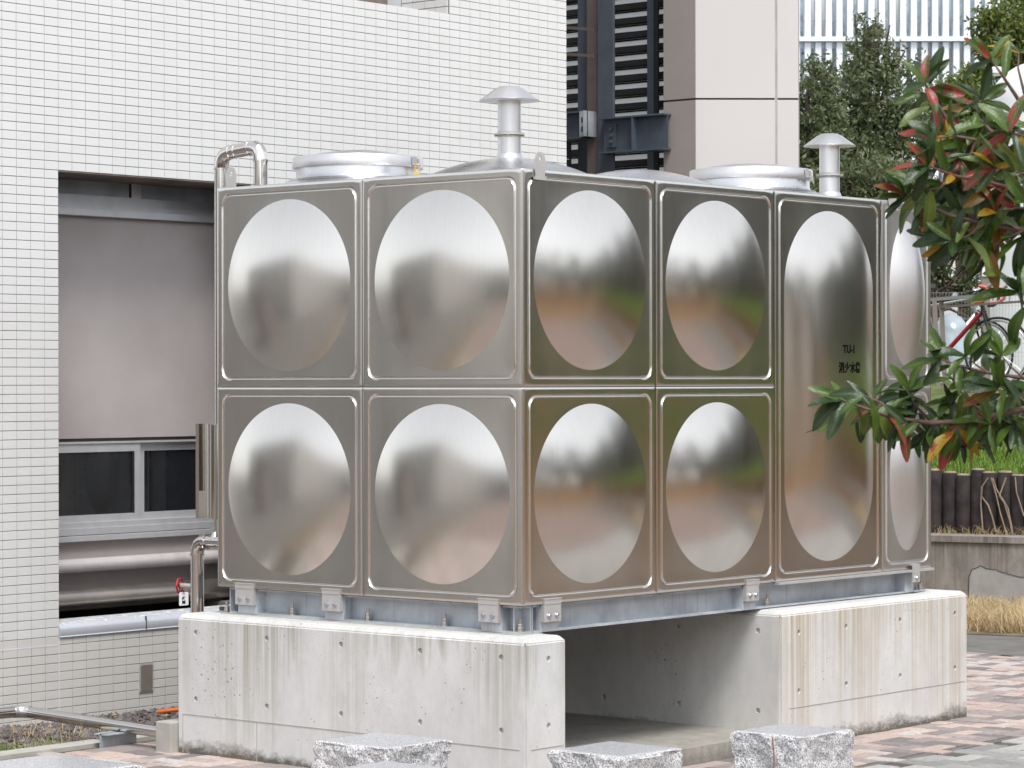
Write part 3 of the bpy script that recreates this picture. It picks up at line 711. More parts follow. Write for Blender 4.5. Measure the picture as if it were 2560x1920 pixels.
def panel_mesh(name, W, Hh, kind, mat, Hd=H_D):
    hw, hh = W/2-.0018, Hh/2-.0018; P = perim(hw, hh, 44); n = len(P); g = .030; gw = .021; rr = .060
    rings = []
    K = 16
    for k in range(1, K+1): rings.append(('d', k/K))
    for k in range(1, 9): rings.append(('f', k/8))
    for k in range(1, 9): rings.append(('g', k/8))
    rings += [('e', .5), ('e', .96), ('e', 1.0), ('b', 1)]
    V = [(0, -Hd, 0)]; Fc = []; sharp = []
    for ri, (ty, q) in enumerate(rings):
        for (dx, dy) in P:
            td = dish_t(dx, dy, kind); ti = hit_rrect(dx, dy, hw-g-gw, hh-g-gw, rr-gw); to = hit_rrect(dx, dy, hw-g, hh-g, rr)
            L = math.hypot(dx, dy)
            if ty == 'd': t = td*q; h = dish_h(dx*t, dy*t, kind, Hd) if kind == 'stadium' else Hd*(1-q*q)
            elif ty == 'f':
                t = td+(ti-td)*q; gap = (ti-td)*L; h = -PIL*min(1, gap/.08)*math.sin(math.pi*q)*(gap/.2)
            elif ty == 'g': t = ti+(to-ti)*q; h = -.0078*math.sin(math.pi*q)**.9
            elif ty == 'e': t = to+(1-to)*q; h = -.0008 if q == 1.0 else 0.0
            else: t = 1.0; h = -.012
            V.append((dx*t, -h, dy*t))
    Fc += [(0, 1+i, 1+(i+1) % n) for i in range(n)]
    for ri in range(len(rings)-1):
        a, b = 1+ri*n, 1+(ri+1)*n
        Fc += [(a+i, b+i, b+(i+1) % n, a+(i+1) % n) for i in range(n)]
    m = bpy.data.meshes.new(name); m.from_pydata(V, [], Fc); m.materials.append(MATS[mat])
    bm = bmesh.new(); bm.from_mesh(m); bm.verts.ensure_lookup_table()
    for f in bm.faces: f.smooth = True
    rset = {}
    for ri in (K-1, K+7, K+15, len(rings)-2):
        for i in range(n): rset[1+ri*n+i] = ri
    for e in bm.edges:
        a, b = e.verts[0].index, e.verts[1].index
        if a in rset and rset.get(b) == rset[a] : e.smooth = False
    bmesh.ops.recalc_face_normals(bm, faces=bm.faces[:])
    bm.faces.ensure_lookup_table()
    if bm.faces[0].normal.y > 0: bmesh.ops.reverse_faces(bm, faces=bm.faces[:])
    bm.to_mesh(m); bm.free(); m.update(); return m
PM = {'sq': panel_mesh('panel', 1, 1, 'round', 'stainless'), 'tall': panel_mesh('panel', 1, 2, 'stadium', 'stainless', .075),
      'half': panel_mesh('panel', .5, 1, 'oval', 'stainless_dull', .080), 'roof': panel_mesh('roof_panel', 1, 1, 'round', 'stainless_roof', .100),
      'roofhalf': panel_mesh('roof_panel', .5, 1, 'oval', 'stainless_roof', .03)}
TANK = thing('water_tank', 'stainless steel panel water tank with round dished panels on concrete plinths', 'water tank', (-1, 1.75, T))
mb = MB(); mb.box(-1.989, -.011, .011, 3.489, T+.004, T+1.989); mb.build('shell', 'core_dark', TANK)
PI = math.pi
for iz in (0, 1):
    z = T+.5+iz
    for x in (-.5, -1.5):
        put('side_panel', PM['sq'], TANK, (x, 0, z)); put('side_panel', PM['sq'], TANK, (x, 3.5, z), rot=(0, 0, PI))
    for y in (.5, 1.5): put('side_panel', PM['sq'], TANK, (0, y, z), rot=(0, 0, PI/2))
    put('half_panel', PM['half'], TANK, (0, 3.25, z), rot=(0, 0, PI/2))
    for y in (.5, 1.5, 2.5): put('side_panel', PM['sq'], TANK, (-2, y, z), rot=(0, 0, -PI/2))
    put('half_panel', PM['half'], TANK, (-2, 3.25, z), rot=(0, 0, -PI/2))
tall = put('tall_panel', PM['tall'], TANK, (0, 2.5, T+1), rot=(0, 0, PI/2))
tall['label'] = 'tall undivided panel lettered TU-1'
for x in (-.5, -1.5):
    for y in (.5, 1.5, 2.5): put('roof_panel', PM['roof'], TANK, (x, y, T+2), rot=(-PI/2, 0, 0))
    put('roof_panel', PM['roofhalf'], TANK, (x, 3.25, T+2), rot=(-PI/2, 0, PI/2))
# lettering, wrapped on to the dished tall panel
def lettering(body, px, py, size, xs):
    m = text_mesh(body, size, 'lettering'); c = onx(px, py, .06)
    for v in m.vertices:
        lx, lz = v.co.x*xs+(c.y-2.5), v.co.y+(c.z-(T+1))
        h = dish_h(lx, lz, 'stadium', .075); v.co = Vector((lx, -(h+.0012), lz))
    m.materials.clear(); m.materials.append(MATS['ink'])
    bm = bmesh.new(); bm.from_mesh(m); bmesh.ops.triangulate(bm, faces=bm.faces[:]); bm.to_mesh(m); bm.free()
    o = bpy.data.objects.new('lettering', m); setup(o, tall); return o
lettering('TU-1', 2119, 874, .060, 1.0)
lettering('消火水槽', 2121, 921, .060, .95)
# manholes
def manhole(x, y, ang):
    z = T+2.0
    mb = MB(); mb.lathe([(.36, .028), (.345, .036), (.325, .034), (.318, .045), (.312, .060), (.312, .105)], (x, y, z), 56); mh = mb.build('manhole', 'stainless_roof', TANK, smooth=40)
    mb = MB(); mb.lathe([(.312, .100), (.329, .096), (.330, .102), (.329, .146), (.326, .151), (.30, .155), (.22, .166), (.215, .170), (.12, .184), (.02, .187)], (x, y, z), 56); mb.build('lid', 'vent_steel', mh, smooth=40)
    d = Vector((math.cos(ang), math.sin(ang), 0)); s = Vector((-d.y, d.x, 0)); c = Vector((x, y, z))
    mb = MB(); mb.obox(c+d*.333+Vector((0, 0, .125)), d*.002, s*.020, (0, 0, .020)); mb.obox(c+d*.345+Vector((0, 0, .103)), d*.018, s*.016, (0, 0, .002)); mb.obox(c+d*.336+s*.03+Vector((0, 0, .125)), d*.004, s*.006, (0, 0, .012))
    mb.build('hasp', 'clip_steel', mh)
    return c+d*.347
pk = manhole(-1.5, .5, math.radians(11))
manhole(-.5, 2.5, math.radians(8))
pd = thing('padlock', 'small brass padlock hanging on the hasp of the front manhole', 'padlock', (pk.x, pk.y, pk.z+.02))
mb = MB(); mb.obox((pk.x, pk.y, pk.z+.060), (.011, .008, 0), (-.003, .005, 0), (0, 0, .011)); mb.build('body', 'brass', pd)
mb = MB(); mb.tube([pk+Vector((-.009, -.006, .07)), pk+Vector((-.009, -.006, .098)), pk+Vector((-.004, -.003, .109)), pk+Vector((.004, .003, .109)), pk+Vector((.009, .006, .098)), pk+Vector((.009, .006, .07))], .003, 8); mb.build('shackle', 'brass', pd, smooth=50)
# vents
def vent(x, y, dz):
    c = (x, y, T+2.0+dz)
    mb = MB(); mb.lathe([(.080, .080), (.066, .100), (.060, .116), (.0585, .118), (.0565, .120), (.0565, .40)], c, 36); vp = mb.build('vent_pipe', 'vent_steel', TANK, smooth=40)
    mb = MB(); mb.lathe([(.145, .374), (.146, .376), (.110, .402), (.072, .430), (.052, .440), (.046, .443), (.01, .444)], c, 40); mb.build('vent_cap', 'vent_steel', vp, smooth=25)
    mb = MB(); mb.lathe([(.0565, .208), (.0735, .209), (.0735, .214), (.0565, .215)], c, 36); mb.lathe([(.0585, .198), (.0585, .226)], c, 36)
    for a in range(4):
        t = a*PI/2+.6; mb.lathe([(.005, .203), (.005, .220)], (x+.067*math.cos(t), y+.067*math.sin(t), c[2]), 6)
    mb.build('clamp_ring', 'clip_steel', vp, smooth=40)
vent(-.5, .5, 0.0); vent(-.5, 3.25, -.045)
# lifting lugs
def lug(c, ex, ey):      # plate standing in direction ex (horizontal), facing ey
    ex, ey = Vector(ex), Vector(ey); w_ = .036; pr = [(-w_, -.045), (w_, -.045), (w_, .05), (.021, .078), (-.021, .078), (-w_, .05)]
    n = 16; hole = [(.011*math.cos(2*PI*i/n), .045+.013*math.sin(2*PI*i/n)) for i in range(n)]
    out = []
    for i in range(n):        # outline sampled towards the same angles as the hole
        dx, dy = hole[i][0], hole[i][1]-.045; best = None
        for k in range(6):
            (ax, ay), (bx, by) = pr[k], pr[(k+1) % 6]; ay -= .045; by -= .045; den = dx*(by-ay)-dy*(bx-ax)
            if abs(den) < 1e-12: continue
            t = (ax*(by-ay)-ay*(bx-ax))/den; u = (ax*dy-ay*dx)/den
            if t > 0 and -1e-6 <= u <= 1+1e-6: best = t if best is None else min(best, t)
        out.append((dx*best, dy*best+.045))
    mb = MB(); V = []
    for th in (-.003, .003):
        V += [Vector(c)+ex*a+Vector((0, 0, b))+ey*th for a, b in hole]; V += [Vector(c)+ex*a+Vector((0, 0, b))+ey*th for a, b in out]
    fs = []
    for i in range(n):
        j = (i+1) % n; fs += [(i, j, n+j, n+i), (2*n+i, 3*n+i, 3*n+j, 2*n+j), (i, 2*n+i, 2*n+j, j), (n+i, n+j, 3*n+j, 3*n+i)]
    mb.add(V, fs); mb.obox(Vector(c)+Vector((0, 0, -.042)), ex*.041, ey*.006, (0, 0, .008)); return mb.build('lifting_lug', 'clip_steel', TANK)
lug((.006, .118, T+2.0), (0, 1, 0), (1, 0, 0)); lug((.006, 3.10, T+2.0), (0, 1, 0), (1, 0, 0)); lug((-1.915, .016, T+2.022), (1, 0, 0), (0, 1, 0))
mb = MB(); mb.box(-.004, .022, 2.005, 3.495, T-.014, T-.001); mb.build('edge_strip', 'clip_steel', TANK)

# ------------------------------------------------------------------ galvanised base frame
FR = thing('base_frame', 'galvanised steel channel frame bolted under the stainless tank', 'frame', (-1, 1.75, T-.13))
Z0, Z1 = T-.130, T-.0025; tf, tw_ = .009, .007
def channel_x(y_out, y_web, x0, x1, sgn):
    mb = MB(); a, b = sorted((y_out, y_web)); mb.box(x0, x1, a, b, Z0, Z0+tf); mb.box(x0, x1, a, b, Z1-tf, Z1)
    wa, wb = sorted((y_web, y_web-sgn*tw_)); mb.box(x0, x1, wa, wb, Z0+tf, Z1-tf); return mb.build('channel', 'galvanised', FR)
def channel_y(x_out, x_web, y0, y1, sgn):
    mb = MB(); a, b = sorted((x_out, x_web)); mb.box(a, b, y0, y1, Z0, Z0+tf); mb.box(a, b, y0, y1, Z1-tf, Z1)
    wa, wb = sorted((x_web, x_web-sgn*tw_)); mb.box(wa, wb, y0, y1, Z0+tf, Z1-tf); return mb.build('channel', 'galvanised', FR)
channel_x(.022, .085, -1.93, -.115, 1)
channel_x(3.478, 3.415, -1.93, -.06, -1)
channel_y(-.022, -.085, .10, 3.47, -1); channel_y(-1.978, -1.915, .10, 3.40, 1)
channel_x(1.97, 2.03, -1.9, -.1, 1); channel_x(1.0, 1.06, -1.9, -.1, 1)
mb = MB(); mb.box(-.112, -.026, .022, .098, Z0, Z0+tf); mb.box(-.112, -.026, .022, .098, Z1-tf, Z1); mb.box(-.085, -.078, .03, .098, Z0+tf, Z1-tf); mb.box(-.112, -.03, .086, .094, Z0+tf, Z1-tf); mb.box(-.1, -.026, .096, .1, Z0, Z1); mb.build('corner_piece', 'galvanised', FR)
mb = MB(); mb.box(-1.936, -1.930, .022, .085, Z0, Z1); mb.build('end_plate', 'galvanised', FR)
hexm = MB(); hexm.lathe([(.0125, 0), (.0125, .003)], (0, 0, 0), 18); hexm.lathe([(.0100, .003), (.0100, .0095), (.0088, .0110)], (0, 0, 0), 6); hexm.lathe([(.0055, .011), (.0055, .0115)], (0, 0, 0), 8); bolt_mesh = hexm.mesh('bolt', 'bolt_zinc', smooth=25)
def clip_front(x0, x1):
    mb = MB(); mb.box(x0-.003, x1+.003, .018, .085, Z0+.002, Z1-tf); mb.build('stiffener', 'galvanised', FR)
    mb = MB(); mb.box(x0, x1, -.006, .016, T-.082, T-.0); mb.box(x0, x1, -.0085, -.0005, T-.0, T+.025); mb.box(x0-.002, x1+.002, -.011, -.0005, T+.022, T+.026)
    c = mb.build('clip', 'clip_steel', FR)
    for t in (.27, .73): put('bolt', bolt_mesh, c, (x0+(x1-x0)*t, -.006, T-.052), rot=(PI/2, 0, 0))
def clip_right(y0, y1, bolts=(.27, .73)):
    mb = MB(); mb.box(-.085, -.018, y0-.003, y1+.003, Z0+.002, Z1-tf); mb.build('stiffener', 'galvanised', FR)
    mb = MB(); mb.box(-.016, .006, y0, y1, T-.082, T-.0); mb.box(.0005, .0085, y0, y1, T-.0, T+.025); mb.box(.0005, .011, y0-.002, y1+.002, T+.022, T+.026)
    c = mb.build('clip', 'clip_steel', FR)
    for t in bolts: put('bolt', bolt_mesh, c, (.006, y0+(y1-y0)*t, T-.052), rot=(0, PI/2, 0))
for a, b in ((-1.868, -1.741), (-1.267, -1.147), (-.265, -.146)): clip_front(a, b)
clip_right(.144, .266); clip_right(1.741, 1.849)
mb = MB(); mb.box(-.085, -.018, 3.255, 3.345, Z0+.002, Z1-tf); mb.build('stiffener', 'galvanised', FR)
mb = MB(); mb.box(.022, .030, 3.268, 3.333, T-.07, T+.03); mb.box(.0005, .022, 3.268, 3.333, T+.022, T+.03); cl = mb.build('clip', 'clip_steel', FR); put('bolt', bolt_mesh, cl, (.030, 3.30, T-.045), rot=(0, PI/2, 0))
am = MB(); am.lathe([(.022, 0), (.022, .004)], (0, 0, 0), 16); am.lathe([(.0155, .004), (.0155, .018), (.0140, .020)], (0, 0, 0), 6); am.lathe([(.0145, .020), (.0145, .032), (.0130, .034)], (0, 0, 0), 6); am.lathe([(.0085, .034), (.0085, .058)], (0, 0, 0), 12); anchor_mesh = am.mesh('anchor_bolt', 'bolt_steel', smooth=25)
for x in (-1.524, -1.015, -.522): put('anchor_bolt', anchor_mesh, FR, (x, .05, Z0+tf))
for x, y in ((-.055, .045), (-.045, 1.994), (-.045, 3.462)): put('anchor_bolt', anchor_mesh, FR, (x, y, Z0+tf))
put('anchor_bolt', anchor_mesh, FR, (-1.985, .05, Z0-.004))

# ------------------------------------------------------------------ concrete plinths
def plinth(name, x0, x1, y0, y1, ztop, mat, holes, label, seam=None):
    mb = MB(); c = .024
    mb.add([(x0, y0, -.12), (x1, y0, -.12), (x1, y1, -.12), (x0, y1, -.12), (x0, y0, ztop-c), (x1, y0, ztop-c), (x1, y1, ztop-c), (x0, y1, ztop-c), (x0+c, y0+c, ztop), (x1-c, y0+c, ztop), (x1-c, y1-c, ztop), (x0+c, y1-c, ztop)],
           [(0, 3, 2, 1), (0, 1, 5, 4), (1, 2, 6, 5), (2, 3, 7, 6), (3, 0, 4, 7), (4, 5, 9, 8), (5, 6, 10, 9), (6, 7, 11, 10), (7, 4, 8, 11), (8, 9, 10, 11)])
    m = mb.mesh(name, mat)
    bm = bmesh.new(); bm.from_mesh(m)       # chamfered vertical arrises
    es = [e for e in bm.edges if abs(e.verts[0].co.z-e.verts[1].co.z) > .3]; bmesh.ops.bevel(bm, geom=es, offset=.011, segments=2, affect='EDGES')
    es = [e for e in bm.edges if len(e.link_faces) == 2 and min(e.verts[0].co.z, e.verts[1].co.z) > ztop-.03]; bmesh.ops.bevel(bm, geom=es, offset=.005, segments=2, affect='EDGES')
    bm.to_mesh(m); bm.free()
    o = bpy.data.objects.new(name, m); COL.objects.link(o)
    cb = MB()
    for (p, ax) in holes: cb.lathe([(.0140, -.014), (.0143, .012)], p, 18, ax)
    co = bpy.data.objects.new('cut', cb.mesh('cut', mat)); COL.objects.link(co)
    md = o.modifiers.new('b', 'BOOLEAN'); md.object = co; md.solver = 'EXACT'
    dg = bpy.context.evaluated_depsgraph_get(); m2 = bpy.data.meshes.new_from_object(o.evaluated_get(dg))
    bpy.data.objects.remove(o); bpy.data.objects.remove(co)
    smooth_mesh(m2, 20); m2.name = name
    o = bpy.data.objects.new(name, m2); setup(o, None, label, 'plinth'); ORG[o.name] = Vector((0, 0, 0)); return o
PZ = T-.135
FY, RX = -.122, .114
front_holes = [((x, FY, T+z), (0, -1, 0)) for x in (-2.031, -1.53, -1.03, -.523, -.028) for z in (-.225, -.556)]+[((RX, .043, T+z), (1, 0, 0)) for z in (-.234, -.538)]
p1 = plinth('concrete_plinth', -2.166, RX, FY, .172, PZ, 'concrete_front', front_holes, 'long concrete plinth with green drip stains under the front of the tank')
rear_holes = [((RX, y, T+z), (1, 0, 0)) for y in (2.047, 2.48, 3.0, 3.557) for z in (-.252, -.55)]+[((x, 1.882, T+z), (0, -1, 0)) for x in (-.525, -.024, -1.02) for z in (-.24, -.646)]
p2 = plinth('concrete_plinth', -2.166, RX, 1.882, 3.69, PZ, 'concrete_right', rear_holes, 'deep concrete plinth with ochre drip stains under the rear of the tank')
# formwork ridges: fine raised lines left by the shuttering
mb = MB(); mb.box(-2.12, .08, FY-.0025, FY+.01, T-.637, T-.634); mb.box(-1.60, -1.597, FY-.002, FY+.01, 0, T-.637); mb.box(-2.125, -2.122, FY-.002, FY+.01, 0, T-.637); mb.box(RX-.01, RX+.0025, -.08, .15, T-.638, T-.635); mb.build('form_line', 'concrete_kerb', p1)
mb = MB(); mb.box(RX-.01, RX+.0022, 1.96, 3.66, T-.634, T-.631); mb.build('form_line', 'joint_grey', p2)
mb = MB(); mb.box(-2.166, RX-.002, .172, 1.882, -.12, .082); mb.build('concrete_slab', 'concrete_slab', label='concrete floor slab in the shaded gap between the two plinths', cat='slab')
mb = MB(); mb.box(-1.98, -.02, .0, .16, PZ-.002, PZ+.005); mb.build('grout_bed', 'concrete_kerb', p1)
mb = MB(); mb.box(-2.275, -2.163, -.17, -.01, -.05, .150); bo = mb.build('pipe_block', 'concrete_kerb', label='small square concrete block against the end of the front plinth', cat='block'); bevel_mesh(bo.data, .006)

# ------------------------------------------------------------------ lagged stainless pipes beside the tank
def bend(p0, p1, p2, r, n=5):
    p0, p1, p2 = Vector(p0), Vector(p1), Vector(p2); a = (p0-p1).normalized(); b = (p2-p1).normalized()
    A, B = p1+a*r, p1+b*r; out = []
    for i in range(n+1):
        t = i/n; out.append(A*(1-t)**2+p1*2*t*(1-t)+B*t*t)
    return out
YP = .33
x1 = ony(553, 420, YP).x; x2 = ony(652, 420, YP).x
zl, zr = ony(553, 385, YP).z, ony(652, 365, YP).z
fl = thing('overflow_pipe', 'mirror bright lagged stainless pipe looping over the rear corner of the tank', 'pipe', (x1, YP, T))
rp = .0365
A, B, Cc, D = Vector((x1, YP, T+.46)), Vector((x1, YP, zl)), Vector((x2, YP, zr)), Vector((x2, YP, T+1.97))
mb = MB(); mb.tube([A, B-Vector((0, 0, .075))], rp, 24); mb.build('riser', 'lagging', fl, smooth=50)
for tri in ((A, B, Cc), (B, Cc, D)):
    mb = MB(); mb.tube(bend(*tri, .075, 4), rp+.002, 24); mb.build('elbow', 'lagging', fl, smooth=12)
dBC = (Cc-B).normalized()
mb = MB(); mb.tube([B+dBC*.07, Cc-dBC*.07], rp, 24); mb.build('bridge', 'lagging', fl, smooth=50)
mb = MB(); mb.tube([Cc-Vector((0, 0, .07)), D], rp, 24); mb.build('downleg', 'lagging', fl, smooth=50)
for p, d in ((B-Vector((0, 0, .078)), Vector((0, 0, 1))), (B+dBC*.075, dBC), (B+dBC*.115, dBC), (Cc-dBC*.075, dBC), (Cc-Vector((0, 0, .078)), Vector((0, 0, 1)))): 
    mb = MB(); mb.tube([p-d*.004, p+d*.004], rp+.0045, 24); mb.build('seam_band', 'lagging', fl, smooth=50)
# valve jacket, tee and drain leg with red handwheel
YV = .27
xv = ony(534, 1180, YV).x
dr = thing('drain_pipe', 'lagged stainless drain pipe with jacketed valve standing at the tank corner', 'pipe', (xv, YV, PZ))
zt_, zb_ = ony(534, 1060, YV).z, ony(534, 1296, YV).z
mb = MB(); mb.lathe([(.038, zb_), (.042, zb_+.002), (.042, zt_-.002), (.038, zt_)], (xv+.012, YV, 0), 28); mb.lathe([(.0436, zt_-.07), (.0436, zt_-.064)], (xv+.012, YV, 0), 28); mb.lathe([(.0436, zb_+.064), (.0436, zb_+.07)], (xv+.012, YV, 0), 28); mb.build('valve_jacket', 'lagging', dr, smooth=40)
xl = ony(511, 1180, YV+.03).x
mb = MB(); mb.box(xl-.013, xl+.010, YV-.02, YV+.10, zb_-.001, zt_+.001); mb.build('gauge_cover', 'lagging', dr)
zh = ony(500, 1352, YV).z; xd = ony(493, 1430, YV).x; xr = -1.96
mb = MB(); mb.tube([(xv+.012, YV, zb_+.003), (xv+.012, YV, zh+.02)], .012, 16); mb.build('stub', 'lagging', dr, smooth=50)
mb = MB(); mb.tube([(xr+.06, YV, zh), (xd+.065, YV, zh)], .033, 24); mb.tube([(xv+.012, YV, zh+.012), (xv+.012, YV, zh+.05)], [.033, .014], 24); mb.build('branch', 'lagging', dr, smooth=50)
mb = MB(); mb.tube(bend((xr, YV, zh), (xd, YV, zh), (xd, YV, .3), .07, 4), .0365, 24); mb.build('elbow', 'lagging', dr, smooth=12)
mb = MB(); mb.tube([(xd, YV, zh-.065), (xd, YV, .30)], .0345, 24); mb.build('drain_leg', 'lagging', dr, smooth=50)
for pa_, pb_ in (((xd+.072, YV, zh), (xd+.08, YV, zh)), ((xd, YV, zh-.068), (xd, YV, zh-.076))):
    mb = MB(); mb.tube([pa_, pb_], .040, 24); mb.build('seam_band', 'lagging', dr, smooth=50)
hw = ony(451, 1464, YV)
dirw = Vector((-.93, -.36, 0)).normalized()
mb = MB(); mb.tube([(xd, YV, hw.z), tuple(Vector((hw.x, YV, hw.z))-dirw*.006)], .014, 14); mb.build('valve_stem', 'clip_steel', dr, smooth=50)
wh = Vector((hw.x, YV-.005, hw.z)); sx = Vector((-dirw.y, dirw.x, 0)); R = .037
mb = MB(); pts = [wh+sx*R*math.cos(a)*(1+.06*math.cos(6*a))+Vector((0, 0, R*math.sin(a)*(1+.06*math.cos(6*a)))) for a in [2*PI*i/36 for i in range(37)]]
mb.tube(pts, .0052, 8)
for i in range(3): a = i*2*PI/3+.5; mb.tube([wh, wh+sx*R*math.cos(a)+Vector((0, 0, R*math.sin(a)))], .0045, 8)
mb.lathe([(.010, -.008), (.010, .008)], wh, 10, dirw); mb.build('handwheel', 'red_paint', dr, smooth=50)
tg = ony(459.5, 1497, YV-.03)
tr = thing('valve_tag', 'white plastic tag with black characters hanging from the red handwheel', 'tag', (tg.x, tg.y, tg.z))
cr = Vector(_r); cr.z = 0; cr.normalize(); cf = Vector(_f); cf.z = 0; cf.normalize()
mb = MB(); a2 = Matrix.Rotation(.06, 3, 'Y'); w2, h2, c2 = .0245, .0345, .004
pr = [(-w2+c2, -h2), (w2-c2, -h2), (w2, -h2+c2), (w2, h2-c2), (w2-c2, h2), (-w2+c2, h2), (-w2, h2-c2), (-w2, -h2+c2)]
V = [tg+cr*a*math.cos(.07)+Vector((0, 0, b+a*.07))+cf*e for e in (-.0015, .0015) for a, b in pr]
mb.add(V, [tuple(range(8)), tuple(reversed(range(8, 16)))]+[(i, 8+i, 8+(i+1) % 8, (i+1) % 8) for i in range(8)]); mb.build('plate', 'tag_white', tr)
for i, ch in enumerate('常時開'):
    m = text_mesh(ch, .0195, 'character')
    for v in m.vertices: a, b = v.co.x, v.co.y+.0195-i*.0195; v.co = tg+cr*a+Vector((0, 0, b+a*.07))-cf*.0022-org(tr)
    m.materials.clear(); m.materials.append(MATS['ink']); o = bpy.data.objects.new('character', m); setup(o, tr)
mb = MB(); mb.tube([wh+Vector((0, 0, -.03)), tg+Vector((0, 0, .045)), tg+Vector((0, 0, .030))-cf*.002], .0022, 6); mb.build('tie', 'rubber', tr)
mb = MB(); a, b = onz(446, 1527, PZ+.012), onz(556, 1511, PZ+.012); mb.bar((a.x, .20, PZ+.004), (-1.90, .20, PZ+.010), .06, .022); bo = mb.build('cable_tray', 'tray', label='dark steel strip lying along the back edge of the front plinth', cat='strip')
# drain line along the ground
gl = thing('ground_pipe', 'lagged stainless pipe crossing the gravel bed into the front plinth', 'pipe', (-3.35, -.15, -.05))
G0, G1, G2 = Vector((-3.42, -1.6, .135)), Vector((-3.36, -.12, .115)), Vector((-2.20, -.11, .085))
mb = MB(); mb.tube([G0, G1-(G1-G0).normalized()*.06], .030, 20); mb.build('pipe_run', 'lagging', gl, smooth=50)
mb = MB(); mb.tube(bend(G0, G1, G2, .06, 4), .0325, 20); mb.build('elbow', 'vent_steel', gl, smooth=12)
mb = MB(); mb.tube([G1+(G2-G1).normalized()*.055, G2], .031, 20); mb.build('pipe_run', 'lagging', gl, smooth=50)
q = G1.lerp(G2, .42); mb = MB(); mb.tube([q, q+(G2-G1).normalized()*.006], .0325, 20); mb.build('seam_band', 'lagging', gl, smooth=50)
q = G1.lerp(G2, .66); mb = MB(); mb.box(q.x-.006, q.x+.006, q.y-.14, q.y+.10, -.06, q.z-.028); mb.box(q.x-.05, q.x+.05, q.y-.14, q.y+.10, q.z-.034, q.z-.028); mb.build('support', 'galvanised', gl)
hs_ = onx(420, 1776, -3.3)
mb = MB(); mb.tube([onz(395, 1780, -.015), onz(418, 1777, -.005), onz(448, 1774, .0), onz(520, 1768, 0)], .012, 10); mb.build('hose', 'hose_orange', None, smooth=60, label='end of an orange hose lying on the gravel behind the front plinth', cat='hose')
gp = [(x, y, -.045) for x, y in zip(nrs.uniform(-3.7, -2.75, 2600), nrs.uniform(-1.6, .5, 2600))]
blades('weeds', 0, np.array(gp)[nrs.rand(2600) < .45], .075, .0022, 'grass_dry', 'dry straw and small green weeds growing in the gravel bed', 'weeds', 1.8)
gp = np.array([(x, y, -.045) for x, y in zip(nrs.normal(-2.95, .12, 500), nrs.normal(-.75, .3, 500))])
blades('weeds', 0, gp, .07, .003, 'grass_green', 'green weeds among dry straw beside the paving edge', 'weeds', 1.3)

# ------------------------------------------------------------------ granite blocks
def granite_block(cx, cy, sx, sy, h, rot, seed, label):
    n = 26; rs = np.random.RandomState(seed); bm = bmesh.new(); bmesh.ops.create_cube(bm, size=1)
    bmesh.ops.subdivide_edges(bm, edges=bm.edges[:], cuts=n-1, use_grid_fill=True)
    from mathutils import noise as mn
    off = Vector(rs.uniform(0, 50, 3))
    for v in bm.verts:
        c = v.co.copy(); p = Vector((c.x*sx, c.y*sy, (c.z+.5)*h))
        side = max(abs(c.x), abs(c.y)) > .499; tp_ = c.z > .499
        nz = mn.fractal(p*7+off, .8, 2.1, 5); cz = mn.cell(p*11+off)*.35
        d = (nz*.020+cz*.010)
        k = 0.0 if tp_ and not side else (.35 if tp_ else 1.0)
        if side:
            if abs(c.x) > .499: p.x += math.copysign(1, c.x)*(d*k-.004)
            if abs(c.y) > .499: p.y += math.copysign(1, c.y)*(d*k-.004)
        if tp_ and side: p.z -= .004+abs(nz)*.006
        elif tp_ and max(abs(c.x), abs(c.y)) > .45: p.z -= .0015+abs(nz)*.001
        v.co = p
    for f in bm.faces:
        up = f.normal.z > .9 and f.calc_center_median().z > h-.02 and max(abs(f.calc_center_median().x)/sx, abs(f.calc_center_median().y)/sy) < .47
        f.material_index = 1 if up else 0; f.smooth = False
    m = bpy.data.meshes.new('granite_block'); bm.to_mesh(m); bm.free(); m.materials.append(MATS['granite']); m.materials.append(MATS['granite_top'])
    o = bpy.data.objects.new('granite_block', m); o.location = (cx, cy, -.01); o.rotation_euler = (0, 0, rot); setup(o, None, label, 'granite block', 'split granite blocks set on the paving'); return o
HB = .40
def block_at(xr, yr, seed, label, h=HB): return granite_block((xr[0]+xr[1])/2, (yr[0]+yr[1])/2, xr[1]-xr[0], yr[1]-yr[0], h+.01, 0, seed, label)
block_at((.250, .650), (-1.62, -1.235), 1, 'pale split granite block with a vein standing before the long front plinth')
block_at((1.170, 1.545), (-1.235, -.85), 2, 'split granite block standing before the open gap between the plinths')
block_at((1.372, 1.730), (-.28, .085), 3, 'grey split granite block with a dry twig before the rear plinth')
block_at((-.28, .245), (-3.02, -2.55), 4, 'granite block with polished top beside the gravel bed paving')
block_at((.80, 1.20), (-2.17, -1.79), 5, 'low granite block in front of the pale veined granite block', .385)
tw = onz(1932, 1850, .2); mb = MB(); g0 = ony(1935, 1925, -.32); g1 = ony(1931, 1843, -.32); mb.tube([g0, g0.lerp(g1, .5)+Vector((.004, 0, 0)), g1], .0028, 6); mb.build('dry_twig', 'twig_red', label='thin dry reddish twig standing in front of the granite block', cat='twig')

